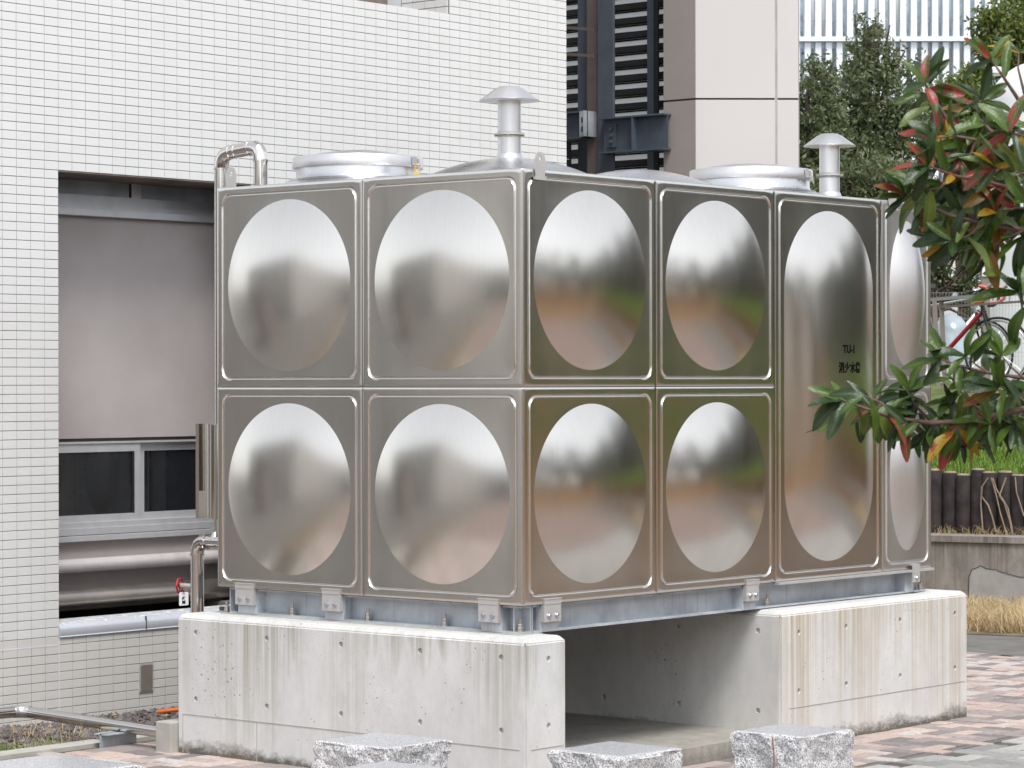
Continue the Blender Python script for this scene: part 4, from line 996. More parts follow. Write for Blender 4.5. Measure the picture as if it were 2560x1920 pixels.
# ================================================================== steel louvre bay and clad pier behind the wall end
YL = 6.5
lou = thing('louvre_screen', 'dark steel framed louvre screen with white horizontal slats beyond the wall end', 'louvre', (-4.6, YL+.35, 0))
zs = [T+.9+.1065*i for i in range(0, 32)]
sm = MB(); sm.obox((0, 0, 0), (.95, 0, 0), (0, -.010, .028), (0, .004, .0014)); slat_m = sm.mesh('slat', 'slat_white')
bm_ = MB(); bm_.obox((0, 0, 0), (.95, 0, 0), (0, .03, -.004), (0, .002, .022)); bm_.obox((0, .0, -.035), (.95, 0, 0), (0, .004, 0), (0, 0, .006)); blade_m = bm_.mesh('blade', 'paint_charcoal')
for z in zs:
    put('slat', slat_m, lou, (-4.62, YL+.36, z)); put('blade', blade_m, lou, (-4.62, YL+.34, z-.052))
def pxx(px, y): return ony(px, 300, y).x
for a, b, mat in ((1622, 1638, 'paint_bluegrey'), (1638, 1650, 'paint_charcoal')):
    mb = MB(); mb.box(pxx(a, YL+.26), pxx(b, YL+.26), YL+.24, YL+.252, T+.3, T+4.6); mb.build('mullion', mat, lou)
sb = MB()
bolt2 = MB(); bolt2.lathe([(.009, 0), (.007, .006)], (0, 0, 0), 8); rivet = bolt2.mesh('rivet', 'paint_charcoal', smooth=30)
for z in zs: put('rivet', rivet, lou, (pxx(1644, YL+.24), YL+.24, z), rot=(PI/2, 0, 0))
mb = MB(); mb.box(-5.75, -3.7, YL+.55, YL+.6, T+.3, T+1.55); mb.build('backing', 'paint_charcoal', lou)
st = thing('steel_frame', 'blue grey painted steel column and beams beside the clad pier', 'steelwork', (pxx(1500, YL), YL, 0))
xa, xb, xc, xdd = pxx(1453, YL+.16), pxx(1478, YL+.10), pxx(1497, YL), pxx(1536, YL)
mb = MB(); mb.box(xc, xdd, YL-.01, YL+.012, -.1, T+4.8); mb.build('column', 'paint_bluegrey', st)
bevel_mesh(st.children[0].data, .006)
mb = MB(); mb.box(xa, xb+.02, YL+.12, YL+.132, -.1, T+4.8); mb.build('column_web', 'paint_bluegrey', st)
mb = MB(); mb.box(xb, xc-.002, YL+.05, YL+.065, T+2.55, T+4.8); mb.build('cover_strip', 'bracket_brown', st)
def zat(px, py, y): return ony(px, py, y).z
# beam to the right
b0, b1 = pxx(1507, YL-.03), pxx(1672, YL-.03); zt1, zb1 = zat(1520, 296, YL-.03), zat(1520, 385, YL-.03)
mb = MB(); mb.box(b0, b1, YL-.10, YL+.02, zt1-.012, zt1); mb.box(b0, b1, YL-.10, YL+.02, zb1, zb1+.012); mb.box(b0+.02, b1, YL-.045, YL-.035, zb1+.012, zt1-.012); beam = mb.build('beam', 'paint_bluegrey', st)
xs1 = pxx(1586, YL-.07); mb = MB(); mb.box(xs1-.006, xs1+.006, YL-.10, YL-.045, zb1+.012, zt1-.012); mb.build('stiffener', 'paint_bluegrey', beam)
mb = MB(); q0, q1 = pxx(1517, YL-.06), pxx(1539, YL-.06); mb.box(q0, q1, YL-.058, YL-.045, zb1+.045, zt1-.05); gpz = mb.build('gusset', 'paint_bluegrey', beam)
bz = MB(); bz.lathe([(.018, 0), (.018, .008)], (0, 0, 0), 6); bz.lathe([(.010, .008), (.010, .020)], (0, 0, 0), 8); bzm = bz.mesh('bolt', 'paint_bluegrey', smooth=25)
for t in (.22, .5, .78): put('bolt', bzm, gpz, ((q0+q1)/2, YL-.058, (zb1+.045)*(1-t)+(zt1-.05)*t), rot=(PI/2, 0, 0))
c0, c1 = -5.2, pxx(1470, YL+.02); zt2, zb2 = zat(1440, 281, YL+.02), zat(1440, 349, YL+.02)
mb = MB(); mb.box(c0, c1, YL-.06, YL+.06, zt2-.012, zt2); mb.box(c0, c1, YL-.06, YL+.06, zb2, zb2+.012); mb.box(c0, c1, YL-.005, YL+.005, zb2+.012, zt2-.012); beam2 = mb.build('beam', 'paint_bluegrey', st)
e0, e1 = pxx(1453, YL-.04), pxx(1472, YL-.04)
mb = MB(); mb.box(e0, e1, YL-.062, YL-.052, zb2+.01, zt2-.004); mb.box(e1-.008, e1, YL-.1, YL+.05, zb2+.01, zt2-.004); pt = mb.build('end_plate', 'galvanised', beam2)
mb = MB()
for zz in (.32, .66): mb.box((e0+e1)/2-.018, (e0+e1)/2-.004, YL-.0635, YL-.0618, zb2+(zt2-zb2)*zz-.02, zb2+(zt2-zb2)*zz+.02)
mb.build('slot', 'dark_opening', pt)
for py in (74, 140):
    za = zat(1440, py, YL-.05); mb = MB(); mb.bar((pxx(1400, YL-.05), YL-.05, za+.03), (pxx(1484, YL-.05), YL-.05, za-.012), .012, .022); mb.build('stay', 'bracket_brown', st)
mb = MB(); mb.box(-5.2, xa+.01, YL+.02, YL+.03, T+.3, zb2-.02); mb.build('dark_panel', 'paint_charcoal', st)
mb = MB(); mb.box(-5.2, xa, YL-.0, YL+.02, zat(1430, 398, YL), zat(1430, 396, YL)); mb.build('trim', 'slat_white', st)
# clad pier
pc = ony(1739, 247, YL); P0 = Vector((pc.x, YL, 0)); Pl = Vector((ony(1659, 250, YL+.0).x, YL+.0, 0))
dr_ = Vector((_r[0], _r[1], 0)).normalized(); dr_ = (dr_+Vector((_f[0], _f[1], 0))*.03).normalized()
depr = proj(P0)[2]; wpx = (1997-1739)/F_PX*depr
P1 = P0+dr_*wpx; back = Vector((_f[0], _f[1], 0)).normalized()*.5
PR = thing('clad_pier', 'pale beige panelled pier with taupe side standing behind the tank', 'pier', (P0.x, P0.y, 0))
zj = ony(1739, 247, YL).z
def panel(a, b, th, z0, z1, mat, name='cladding_panel'):
    a, b = Vector(a), Vector(b); nrm = Vector(((b-a).y, -(b-a).x, 0)).normalized()
    mb = MB(); A_, B_ = a-nrm*th, b-nrm*th
    mb.add([(a.x, a.y, z0), (b.x, b.y, z0), (B_.x, B_.y, z0), (A_.x, A_.y, z0), (a.x, a.y, z1), (b.x, b.y, z1), (B_.x, B_.y, z1), (A_.x, A_.y, z1)], [(3, 2, 1, 0), (4, 5, 6, 7), (0, 1, 5, 4), (1, 2, 6, 5), (2, 3, 7, 6), (3, 0, 4, 7)])
    return mb.build(name, mat, PR)
tj = (1938-1739)/(1997-1739); tj2 = (1944-1739)/(1997-1739)
for z0, z1 in ((-.1, zj-.007), (zj+.007, zj+3.2)):
    panel(Pl, P0-Vector((.002, 0, 0)), .03, z0, z1, 'panel_taupe')
    panel(P0, P0.lerp(P1, tj), .03, z0, z1, 'panel_beige'); panel(P0.lerp(P1, tj2), P1, .03, z0, z1, 'panel_beige')
panel(P0.lerp(P1, tj)-dr_*.003+back*.008, P0.lerp(P1, tj2)+dr_*.003+back*.008, .02, -.1, zj+3.2, 'joint_grey', 'sealant_joint')
core = MB(); q = [Pl+Vector((.012, .012, 0)), P0+back*.028+dr_*.01, P1+back*.02-dr_*.006, P1+back+dr_*.0, Pl+Vector((0, .5, 0))]
core.prism([(p.x, p.y) for p in q], -.1, zj+3.19); core.build('pier_core', 'joint_dark', PR)
panel(P1+dr_*.001, P1+dr_*.008+back*.02, .004, -.1, zj+3.2, 'panel_taupe', 'edge_trim')

# ================================================================== upper level: railing, bicycles, silo, white block
mb = MB(); q = [tp(s, b, 1.805) for s, b in ((-70, 4.6), (60, 4.6), (60, 170), (-70, 170))]; mb.add(q, [(0, 1, 2, 3)]); mb.build('upper_ground', 'asphalt', kind='structure')
def at_g(px, dep, z): p = atd(px, 960, dep); return Vector((p.x, p.y, z))
RD = 26.0
rail = thing('railing', 'taupe flat bar railing along the top of the grass bank', 'railing', at_g(2345, RD, 1.75))
R0, R1 = atd(2300, 751, RD+.35), atd(2640, 727, RD-1.2)
mb = MB(); mb.bar(R0, R1, .05, .03); mb.build('handrail', 'rail_grey', rail)
mb = MB(); mb.bar(R0-Vector((0, 0, .075)), R1-Vector((0, 0, .075)), .02, .02); mb.build('mid_rail', 'rail_taupe', rail)
for a, b in ((2336, 2346), (2353, 2363)):
    A, B = atd(a, 752, RD+.1), atd(b, 968, RD+.1); mb = MB(); mb.bar(A, B, .043, .012, up=tuple(_f)); mb.build('post', 'rail_taupe', rail)
mf = thing('mesh_fence', 'thin wire mesh fence behind the bicycles', 'fence', at_g(2400, 29.5, 1.8))
mb = MB(); ex = Vector((_r[0], _r[1], 0)); c0 = atd(2310, 732, 29.5); zt = c0.z
for i in range(36): p = c0+ex*.033*i; mb.bar((p.x, p.y, 1.8), (p.x, p.y, zt+.01), .0022, .0022)
for i in range(8): z = 1.85+(zt-1.85)*i/7; mb.bar((c0.x, c0.y, z), (c0.x+ex.x*1.2, c0.y+ex.y*1.2, z), .003, .003)
mb.build('wires', 'wire', mf)['kind'] = 'stuff'
for p in (c0, c0+ex*1.2):
    mb = MB(); mb.bar((p.x, p.y, 1.75), (p.x, p.y, zt+.02), .04, .04); mb.build('post', 'rail_grey', mf)
def bicycle(label, fc, tape, loc, yaw, scale=1.0):
    B = thing('bicycle', label, 'bicycle', loc, 'bicycles parked behind the railing'); fw = Vector((math.cos(yaw), math.sin(yaw), 0)); sd = Vector((-fw.y, fw.x, 0)); L = Vector(loc)
    def P(x, z, y=0): return L+(fw*x+sd*y)*scale+Vector((0, 0, z*scale))
    wr = .335
    for x in (-.42, .58):
        mb = MB(); mb.tube([P(x+wr*math.cos(a), wr+wr*math.sin(a)) for a in [2*PI*i/40 for i in range(41)]], .012, 8); wl = mb.build('wheel', 'tyre', B, smooth=60)
        mb = MB(); mb.tube([P(x+(wr-.028)*math.cos(a), wr+(wr-.028)*math.sin(a)) for a in [2*PI*i/40 for i in range(41)]], .010, 6); mb.build('rim', 'bike_silver', wl, smooth=60)
        mb = MB()
        for i in range(20): a = 2*PI*i/20; mb.tube([P(x, wr, .02*(-1)**i), P(x+(wr-.03)*math.cos(a), wr+(wr-.03)*math.sin(a))], .0012, 4)
        mb.build('spokes', 'bike_silver', wl)
    head_t, head_b, seat_t, bb, ra, fa = P(.40, .90), P(.435, .74), P(-.16, .82), P(-.03, .27), P(-.42, wr), P(.58, wr)
    mb = MB(); mb.tube([head_t, seat_t], .016, 10); mb.tube([P(-.20, .92), bb], .016, 10); mb.tube([head_t+Vector((0, 0, .03)), head_b], .021, 10); mb.tube([seat_t, ra], .009, 8); mb.tube([bb, ra], .011, 8); mb.build('frame', fc, B, smooth=50)
    mb = MB(); mb.tube([head_b-Vector((0, 0, .0)), bb], .022, 10); mb.build('down_tube', 'bike_red' if fc == 'bike_black' else fc, B, smooth=50)
    mb = MB()
    for s in (-.045, .045): mb.tube([head_b+sd*s*.6, P(.50, .55, s), fa+sd*s], [.014, .012, .008], 8)
    mb.tube([head_b+sd*.03, head_b-sd*.03], .02, 8); mb.build('fork', 'bike_black', B, smooth=50)
    mb = MB(); mb.tube([P(.39, .93), P(.46, .97)], .014, 8); mb.tube([P(.46, .97, -.11), P(.46, .97, .11)], .0135, 8); mb.build('stem', 'bike_black', B, smooth=50)
    for s in (-1, 1):
        mb = MB(); mb.tube([P(.46, .97, .10*s), P(.465, .975, .17*s), P(.49, .972, .20*s), P(.55, .96, .205*s), P(.575, .92, .207*s), P(.56, .86, .21*s), P(.50, .825, .212*s), P(.43, .82, .214*s)], .0165, 10); mb.build('grip', tape, B, smooth=60)
        mb = MB(); mb.tube([P(.56, .96, .205*s), P(.60, .99, .205*s)], .018, 8); mb.tube([P(.60, .985, .205*s), P(.635, .93, .208*s), P(.615, .83, .212*s)], .007, 6); mb.build('brake_lever', 'bike_silver', B, smooth=50)
    mb = MB(); mb.tube([P(-.20, .92), P(-.22, .98)], .013, 8); mb.obox(P(-.22, .995), fw*.13*scale, sd*.06*scale, (0, 0, .02)); mb.build('saddle', 'bike_black', B)
    mb = MB(); mb.lathe([(.09, -.006), (.09, .006)], bb+sd*.05, 24, tuple(sd)); mb.tube([bb+sd*.06, P(.10, .17, .07)], .009, 6); mb.build('chainset', 'bike_silver', B)
    return B
bl = atd(2455, 745, 27.3); yaw_r = math.atan2(_r[1], _r[0])
by = yaw_r-.55
bicycle('black and dark red road bicycle with pink handlebar tape behind the railing', 'bike_black', 'tape_pink', (bl.x-.42*math.cos(by), bl.y-.42*math.sin(by), 1.80), by)
b2 = atd(2352, 790, 28.4)
bicycle('silver bicycle with black grips parked behind the red road bicycle', 'bike_silver', 'bike_black', (b2.x, b2.y, 1.80), yaw_r+.5)
mb = MB(); cp = atd(2378, 850, 28.0); mb.lathe([(.02, .26), (.10, .23), (.19, .10), (.22, -.25)], cp, 12); bo = mb.build('rain_cover', 'glass_far', None, smooth=60, label='pale translucent cover pulled over a bicycle behind the railing', cat='cover')
def silo():
    d = 34.0; c = at_g(2694, d, 1.8); zsh, zt_ = atd(2560, 262, d).z, atd(2560, 172, d).z; R = 1.05
    s = thing('white_silo', 'tall white cylindrical silo with domed top behind the shrub', 'silo', c)
    pr = [(R, 0), (R, zsh-1.8)]+[(R*math.cos(a)**.6 if a < 1.5 else .02, zsh-1.8+(zt_-zsh+.12)*math.sin(a)) for a in (.25, .5, .75, 1.0, 1.25, 1.45)]
    mb = MB(); mb.lathe([(r, z) for r, z in pr], c, 48); mb.build('drum', 'white_gloss', s, smooth=40)
    mb = MB(); h = atd(2492, 184, d-.6); mb.lathe([(.09, -.02), (.11, .0), (.11, .05), (.05, .08)], h, 16); mb.build('cap', 'white_gloss', s, smooth=40)
    mb = MB(); zc_ = atd(2560, 292, d).z
    for i in range(24):
        a0, a1 = PI*i/24, PI*(i+1)/24
        ang = lambda a, rr: (-.62-PI/2*0+rr*math.cos(a)/R, zc_+rr*math.sin(a))
        q = []
        base = math.atan2(-_f[1], -_f[0])-.55
        for (a, rr) in ((a0, .16), (a1, .16), (a1, .30), (a0, .30)):
            th = base+rr*math.cos(a)/R; q.append((c.x+(R+.004)*math.cos(th), c.y+(R+.004)*math.sin(th), zc_+rr*math.sin(a)))
        mb.add(q, [(0, 1, 2, 3)])
    mb.build('blue_mark', 'blue_mark', s)
silo()
pd_ = 31.0; pa = at_g(2464, pd_, 1.8); zt = atd(2464, 607, pd_).z
po = thing('gate_post', 'taupe steel post with a small white notice beside the silo', 'post', pa)
mb = MB(); mb.bar(pa, (pa.x, pa.y, zt), .09, .09, up=tuple(_f)); mb.build('shaft', 'rail_taupe', po)
mb = MB(); qn = atd(2463, 679, pd_-.06); mb.obox(qn, Vector(_r)*.033, Vector(_f)*.002, (0, 0, .052)); mb.build('notice', 'tag_white', po)
mb = MB(); mb.obox((pa.x, pa.y, zt+.01), Vector(_r)*.06, Vector((_f[0], _f[1], 0))*.06, (0, 0, .015)); mb.build('post_cap', 'rail_grey', po)
wb = thing('white_block', 'low off white building with small louvred windows beyond the trees', 'building', at_g(2380, 50, 1.8))
def facade_box(px0, px1, py0, d, z0, mat, name, root, th=4.0):
    a, b = atd(px0, 960, d), atd(px1, 960, d); zt = atd(px0, py0, d).z; n = Vector((_f[0], _f[1], 0)).normalized()*th
    mb = MB(); mb.prism([(a.x, a.y), (b.x, b.y), (b.x+n.x, b.y+n.y), (a.x+n.x, a.y+n.y)], z0, zt); return mb.build(name, mat, root)
facade_box(2150, 2485, 545, 50, 1.7, 'white_wall', 'wall', wb)
for a in (2338, 2382):
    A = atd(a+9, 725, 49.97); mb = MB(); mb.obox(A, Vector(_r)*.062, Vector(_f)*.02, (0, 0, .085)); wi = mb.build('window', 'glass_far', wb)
    mb = MB(); mb.obox(A-Vector((0, 0, .10)), Vector(_r)*.075, Vector(_f)*.05, (0, 0, .012)); mb.build('sill', 'joint_grey', wi)

# ================================================================== far office block with white fins
def office():
    d = 150.0; o = thing('office_block', 'far white office block with vertical fins and pale blue glass', 'building', at_g(2280, d, 1.8))
    k = d/F_PX
    a, b = at_g(1900, d+2.2, 0), at_g(2760, d+2.2, 0); n = Vector((_f[0], _f[1], 0)).normalized()
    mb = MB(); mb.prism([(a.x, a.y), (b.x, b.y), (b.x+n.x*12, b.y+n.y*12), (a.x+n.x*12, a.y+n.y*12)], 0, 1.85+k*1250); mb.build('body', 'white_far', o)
    def zof(py): return atd(2280, py, d).z
    rows = [(-190, -85), (-78, 94), (107, 280), (290, 470)]
    ux, un = Vector((_r[0], _r[1], 0)).normalized(), n
    for r0, r1 in rows:
        z1, z0 = zof(r0), zof(r1); hz = (z1-z0)/2
        fm = MB(); fm.obox((0, 0, 0), ux*.16, un*.35, (0, 0, hz)); fmm = fm.mesh('fin', 'white_far')
        pms = []
        for mt in ('glass_far', 'white_wall', 'glass_blue'):
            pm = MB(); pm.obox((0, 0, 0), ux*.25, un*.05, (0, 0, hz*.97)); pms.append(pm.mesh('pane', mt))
        if r1 < -80: continue
        for i in range(26):
            px = 1966+26.5*i; p = at_g(px, d, (z0+z1)/2)
            put('fin', fmm, o, p); p2 = at_g(px+13.2, d+2.1, (z0+z1)/2)
            put('pane', pms[rnd.choices((0, 1, 2), (.5, .35, .15))[0]], o, p2)
    for py in (100, -82, 285):
        p = at_g(2300, d-.1, zof(py)); mb = MB(); mb.obox(p, ux*9.3, un*.5, (0, 0, .12)); mb.build('floor_band', 'white_far', o)
        mb = MB(); mb.obox(p+Vector((0, 0, 1.0)), ux*9.3, un*.02, (0, 0, .02)); mb.build('balcony_rail', 'joint_grey', o)
office()

# ================================================================== trees
def crown_mesh(name, ells, n, leaf, mat, seed, dense=1.0, lw=.36):
    rs = np.random.RandomState(seed); P = []; vol = [e[3]*e[4]*e[5] for e in ells]; tot = sum(vol)
    for e, v in zip(ells, vol):
        m = max(60, int(n*v/tot)); nc = max(18, int(m/55)); c = np.array(e[:3]); r = np.array(e[3:6])
        u = rs.normal(size=(nc, 3)); u /= np.linalg.norm(u, axis=1)[:, None]; rad = rs.uniform(.35, 1.05, nc)**.6
        cc = c+u*rad[:, None]*r
        idx = rs.randint(0, nc, m); sg = .13*r.mean()*rs.uniform(.6, 1.5, nc)
        P.append((cc[idx]+rs.normal(size=(m, 3))*sg[idx][:, None], rs.uniform(0, 1, nc)[idx]))
    Q = np.concatenate([p[0] for p in P]); cl = np.concatenate([p[1] for p in P]); m = len(Q)
    d = rs.normal(size=(m, 3)); d[:, 2] -= .55; d /= np.linalg.norm(d, axis=1)[:, None]
    t = rs.normal(size=(m, 3)); s = np.cross(d, t); s /= np.linalg.norm(s, axis=1)[:, None]
    L = leaf*rs.uniform(.6, 1.3, m)[:, None]; W = L*lw*.5
    V = np.stack([Q, Q+d*L*.5+s*W, Q+d*L, Q+d*L*.5-s*W], 1).reshape(-1, 3)
    Fq = np.arange(4*m).reshape(-1, 4)
    tint = np.clip(.35*cl+.5*rs.beta(2, 2, m)+.12*(rs.rand(m) < .06), 0, 1)
    return fast_mesh(name, V, Fq, mat, np.repeat(tint, 4))
def tree(label, dep, ells_px, n, leaf, mat, seed, trunk_px, group='trees beyond the tank', lw=.36):
    k = dep/F_PX; E = []
    for (cx, cy, rx, ry) in ells_px:
        p = atd(cx, cy, dep); E.append((p.x, p.y, p.z, rx*k, rx*k, ry*k))
    base = at_g(trunk_px, dep, 1.78); o = thing('tree', label, 'tree', base, group)
    m = crown_mesh('crown', E, n, leaf, mat, seed, lw=lw); m.transform(Matrix.Translation(-base)); c = bpy.data.objects.new('crown', m); setup(c, o)
    topz = max(e[2] for e in E); mb = MB(); rs = random.Random(seed)
    tpz = Vector((base.x, base.y, 1.7)); apex = Vector((E[0][0], E[0][1], topz)); mb.tube([tpz, tpz.lerp(apex, .35)+Vector((.08, .05, 0)), tpz.lerp(apex, .7), apex], [.13, .10, .06, .02], 8)
    mb.build('trunk', 'bark', o, smooth=60)
    mb = MB()
    for e in E:
        for j in range(7):
            t = rs.uniform(.3, .75); a = tpz.lerp(apex, t); b = Vector((e[0]+rs.uniform(-1, 1)*e[3]*.8, e[1]+rs.uniform(-1, 1)*e[3]*.8, e[2]+rs.uniform(-.8, .9)*e[5])); mb.tube([a, a.lerp(b, .5)+Vector((0, 0, .1)), b], [.04, .025, .01], 6)
    mb.build('limb', 'bark', o, smooth=60)['kind'] = 'stuff'
    return o
OAK = [(2172, 75, 34, 62), (2178, 150, 66, 110), (2185, 250, 118, 130), (2165, 400, 130, 130), (2240, 330, 90, 110), (2110, 330, 70, 90)]
tree('tall dark evergreen tree rising behind the rear vent pipe', 38, OAK, 19000, .085, 'leaf_oak', 3, 2150)
tree('smaller dark evergreen tree beside the beige pier', 37, [(2020, 250, 60, 110), (2045, 340, 80, 120), (2020, 440, 80, 80), (2060, 190, 30, 60)], 8500, .082, 'leaf_oak', 4, 2020)
tree('low dark evergreen tree behind the rear manhole and vent', 36, [(2190, 480, 130, 80), (2270, 520, 90, 110), (2090, 470, 90, 70)], 11000, .08, 'leaf_oak', 5, 2200)
tree('yellow green camphor tree below the office block', 44, [(2400, 250, 75, 75), (2440, 320, 80, 70), (2350, 290, 50, 60), (2440, 190, 40, 40)], 12000, .10, 'leaf_camphor', 6, 2400)
tree('tall yellow green camphor tree beside the silo', 46, [(2540, 90, 90, 100), (2470, 60, 45, 45), (2590, 160, 90, 100), (2480, 130, 45, 50)], 12000, .11, 'leaf_camphor', 7, 2550)
tree('dark tree with hanging sprays in front of the white block', 40, [(2330, 640, 50, 90), (2350, 560, 60, 70), (2310, 720, 30, 60), (2425, 690, 35, 55), (2440, 780, 26, 40), (2430, 620, 40, 50)], 6500, .095, 'leaf_oak', 8, 2310)

# ================================================================== foreground shrub (large leathery leaves, some turned red)
def leaf_mat(name, base, dark, vein, patch=None, amt=0.0, rough=.33):
    k = N(name); tc = k.n('TexCoord'); sp = k.n('SeparateXYZ'); k.l(tc.outputs['Object'], sp.inputs[0]); oi = k.n('ObjectInfo')
    ad = k.n('VectorMath', operation='ADD'); k.l(tc.outputs['Object'], ad.inputs[0]); cm = k.n('CombineXYZ'); k.l(k.math('MULTIPLY', oi.outputs['Random'], 37.0), cm.inputs[0]); k.l(cm.outputs[0], ad.inputs[1])
    n = k.noise(ad.outputs[0], 3.2, 3); n2 = k.noise(ad.outputs[0], 16, 2)
    c = k.mix(k.mapr(n, .3, .7), dark, base); c = k.mix(k.math('MULTIPLY', oi.outputs['Random'], .35), c, tuple(min(1, b*1.5) for b in base))
    if patch:
        pm = k.mapr(k.math('ADD', n, k.math('MULTIPLY', n2, .25)), .62-amt*.3, .70-amt*.3); c = k.mix(pm, c, patch)
    uvn = k.n('Attribute', attribute_name='mid'); sc_ = k.n('SeparateColor'); k.l(uvn.outputs['Color'], sc_.inputs[0]); c = k.mix(k.mapr(sc_.outputs[0], .86, .97, 0, .75), c, vein)
    k.set(c, rough, 0, .5)
    w2 = k.n('TexWave'); w2.inputs['Scale'].default_value = 5; k.l(tc.outputs['Object'], w2.inputs['Vector']); k.bump(n2, .12, .02)
    tr = k.n('BsdfTranslucent'); k.l(c, tr.inputs[0]); mx = k.n('MixShader'); mx.inputs[0].default_value = .22
    out = [x for x in k.t.nodes if x.type == 'OUTPUT_MATERIAL'][0]
    k.l(k.b.outputs[0], mx.inputs[1]); k.l(tr.outputs[0], mx.inputs[2]); k.l(mx.outputs[0], out.inputs[0])
leaf_mat('sl_green', (.070, .125, .015), (.036, .078, .012), (.16, .22, .06))
leaf_mat('sl_dark', (.028, .060, .014), (.016, .036, .010), (.10, .15, .05))
leaf_mat('sl_mixed', (.07, .13, .02), (.04, .08, .015), (.22, .25, .08), (.30, .040, .035), .22)
leaf_mat('sl_red', (.33, .020, .028), (.20, .016, .022), (.45, .22, .08), (.20, .13, .02), .45)
leaf_mat('sl_orange', (.38, .11, .014), (.27, .055, .012), (.48, .28, .05), (.36, .24, .02), .4)
leaf_mat('sl_under', (.14, .20, .04), (.10, .15, .03), (.30, .34, .12))
def leaf_variant(bend_, fold, twist, wd):
    nl, nw = 9, 2; V = []; Fc = []
    for i in range(nl+1):
        t = i/nl; ww = wd*(max(math.sin(math.pi*(t*.96+.02)**1.12), 0))**.62*(1-.05*t) if 0 < i < nl else (.010 if i == 0 else .03)
        for j in range(-nw, nw+1):
            s = j/nw; x = s*ww; z = -bend_*t*t + fold*abs(s)**1.3*ww + .02*math.sin(9*t+3*s)*abs(s)
            a = twist*t; V.append((x*math.cos(a)-z*math.sin(a)*0, t, z+x*math.sin(a)))
    w_ = 2*nw+1
    for i in range(nl):
        for j in range(2*nw): Fc.append((i*w_+j, i*w_+j+1, (i+1)*w_+j+1, (i+1)*w_+j))
    return V, Fc
LV = []
for mname in ('sl_green', 'sl_dark', 'sl_mixed', 'sl_red', 'sl_orange', 'sl_under'):
    row = []
    for (b_, fo, twi, wd) in ((.22, .32, .1, .160), (.14, .46, -.25, .145), (.38, .24, .35, .170), (.06, .55, -.35, .150)):
        V, Fc = leaf_variant(b_, fo, twi, wd); m = bpy.data.meshes.new('leaf'); m.from_pydata(V, [], Fc); m.materials.append(MATS[mname])
        m.polygons.foreach_set('use_smooth', np.ones(len(Fc), bool)); m.update()
        at = m.color_attributes.new('mid', 'FLOAT_COLOR', 'POINT'); w5 = 5
        at.data.foreach_set('color', np.array([[1 if i % 5 == 2 else 0]*3+[1] for i in range(len(V))], np.float32).ravel()); row.append(m)
    LV.append(row)
SD = 6.4
sbase = at_g(2760, SD+.1, 0.0)
SH = thing('shrub', 'leafy evergreen shrub with reddening leaves reaching in front of the tank', 'shrub', sbase)
rS = random.Random(21)
def sp_(px, py, dz=0.0): return atd(px, py, SD+dz)
mb = MB(); crot = sp_(2720, 760); mb.tube([sbase, sbase.lerp(crot, .5)+Vector((.04, .02, 0)), crot], [.045, .036, .028], 10); mb.tube([crot, sp_(2690, 560), sp_(2660, 400)], [.026, .02, .012], 8); mb.tube([sbase.lerp(crot, .75), sp_(2690, 1000)], [.024, .016], 8); mb.build('trunk', 'twig', SH, smooth=60)
nleaf = [0]; EXTRA = []
def add_leaf(p, ang, L, out, mi, extra=False):
    # ang: direction in the picture plane (0 = right, 90 = up); out: tilt towards the camera
    d = (Vector(_r)*math.cos(ang)+Vector(_u)*math.sin(ang))*math.cos(out)-Vector(_f)*math.sin(out)
    nrm = (Vector((0, 0, 1))*rS.uniform(.25, .9)-Vector(_f)*rS.uniform(.3, 1.0)+Vector(_r)*rS.gauss(0, .45))
    x = d.cross(nrm); x.normalize(); z = x.cross(d); z.normalize()
    R = Matrix((x, d, z)).transposed()
    Mx = Matrix.Translation(p-sbase) @ R.to_4x4() @ Matrix.Diagonal((L*rS.uniform(.9, 1.12), L, L, 1)); me = LV[mi][rS.randrange(4)]
    for tt in (.15, .5, .8, 1.0):
        qx, qy, _z = proj(p+d*L*tt)
        if 2070 < qx < 2175 and 845 < qy < 948: return
    if nleaf[0] >= 300 or extra: EXTRA.append((me, Mx, mi)); return
    o = bpy.data.objects.new('leaf', me); o.matrix_basis = Mx; setup(o, SH); nleaf[0] += 1
def pick(red):
    r = rS.random()
    if r < red*.22: return 3
    if r < red*.50: return 4
    if r < red*1.2: return 2
    if r < red*1.2+.30: return 1
    if r < red*1.2+.36: return 5
    return 0
def twig(pts, r0, dens, red, tip=6, L=(.064, .100), dz=0.0, start=.35):
    jz = dz+rS.gauss(0, .05); P = [sp_(x, y, jz+rS.gauss(0, .015)) for x, y in pts]; n = len(P)
    mb = MB(); mb.tube(P, [r0*(1-.72*i/(n-1)) for i in range(n)], 7); mb.build('branch', 'twig', SH, smooth=60)
    ang0 = math.atan2(-(pts[-1][1]-pts[-2][1]), pts[-1][0]-pts[-2][0])
    for i in range(tip): add_leaf(P[-1], ang0+(i-(tip-1)/2)*(2.6/max(tip-1, 1))+rS.gauss(0, .2)-.12, rS.uniform(*L), rS.gauss(.15, .45), pick(red))
    tot = sum((P[i+1]-P[i]).length for i in range(n-1)); k = max(1, int(dens*tot/.1))
    for i in range(k):
        t = start+(1-start)*(i+rS.random())/k; q = t*(n-1); a = min(int(q), n-2); p = P[a].lerp(P[a+1], q-a)
        seg = math.atan2(-(pts[a+1][1]-pts[a][1]), pts[a+1][0]-pts[a][0]); sgn = rS.choice((-1, 1))
        ang = seg+sgn*rS.uniform(.5, 1.5)
        if rS.random() < .5: ang = -math.pi/2+rS.gauss(0, .7)
        add_leaf(p, ang, rS.uniform(*L), rS.gauss(.1, .45), pick(red))
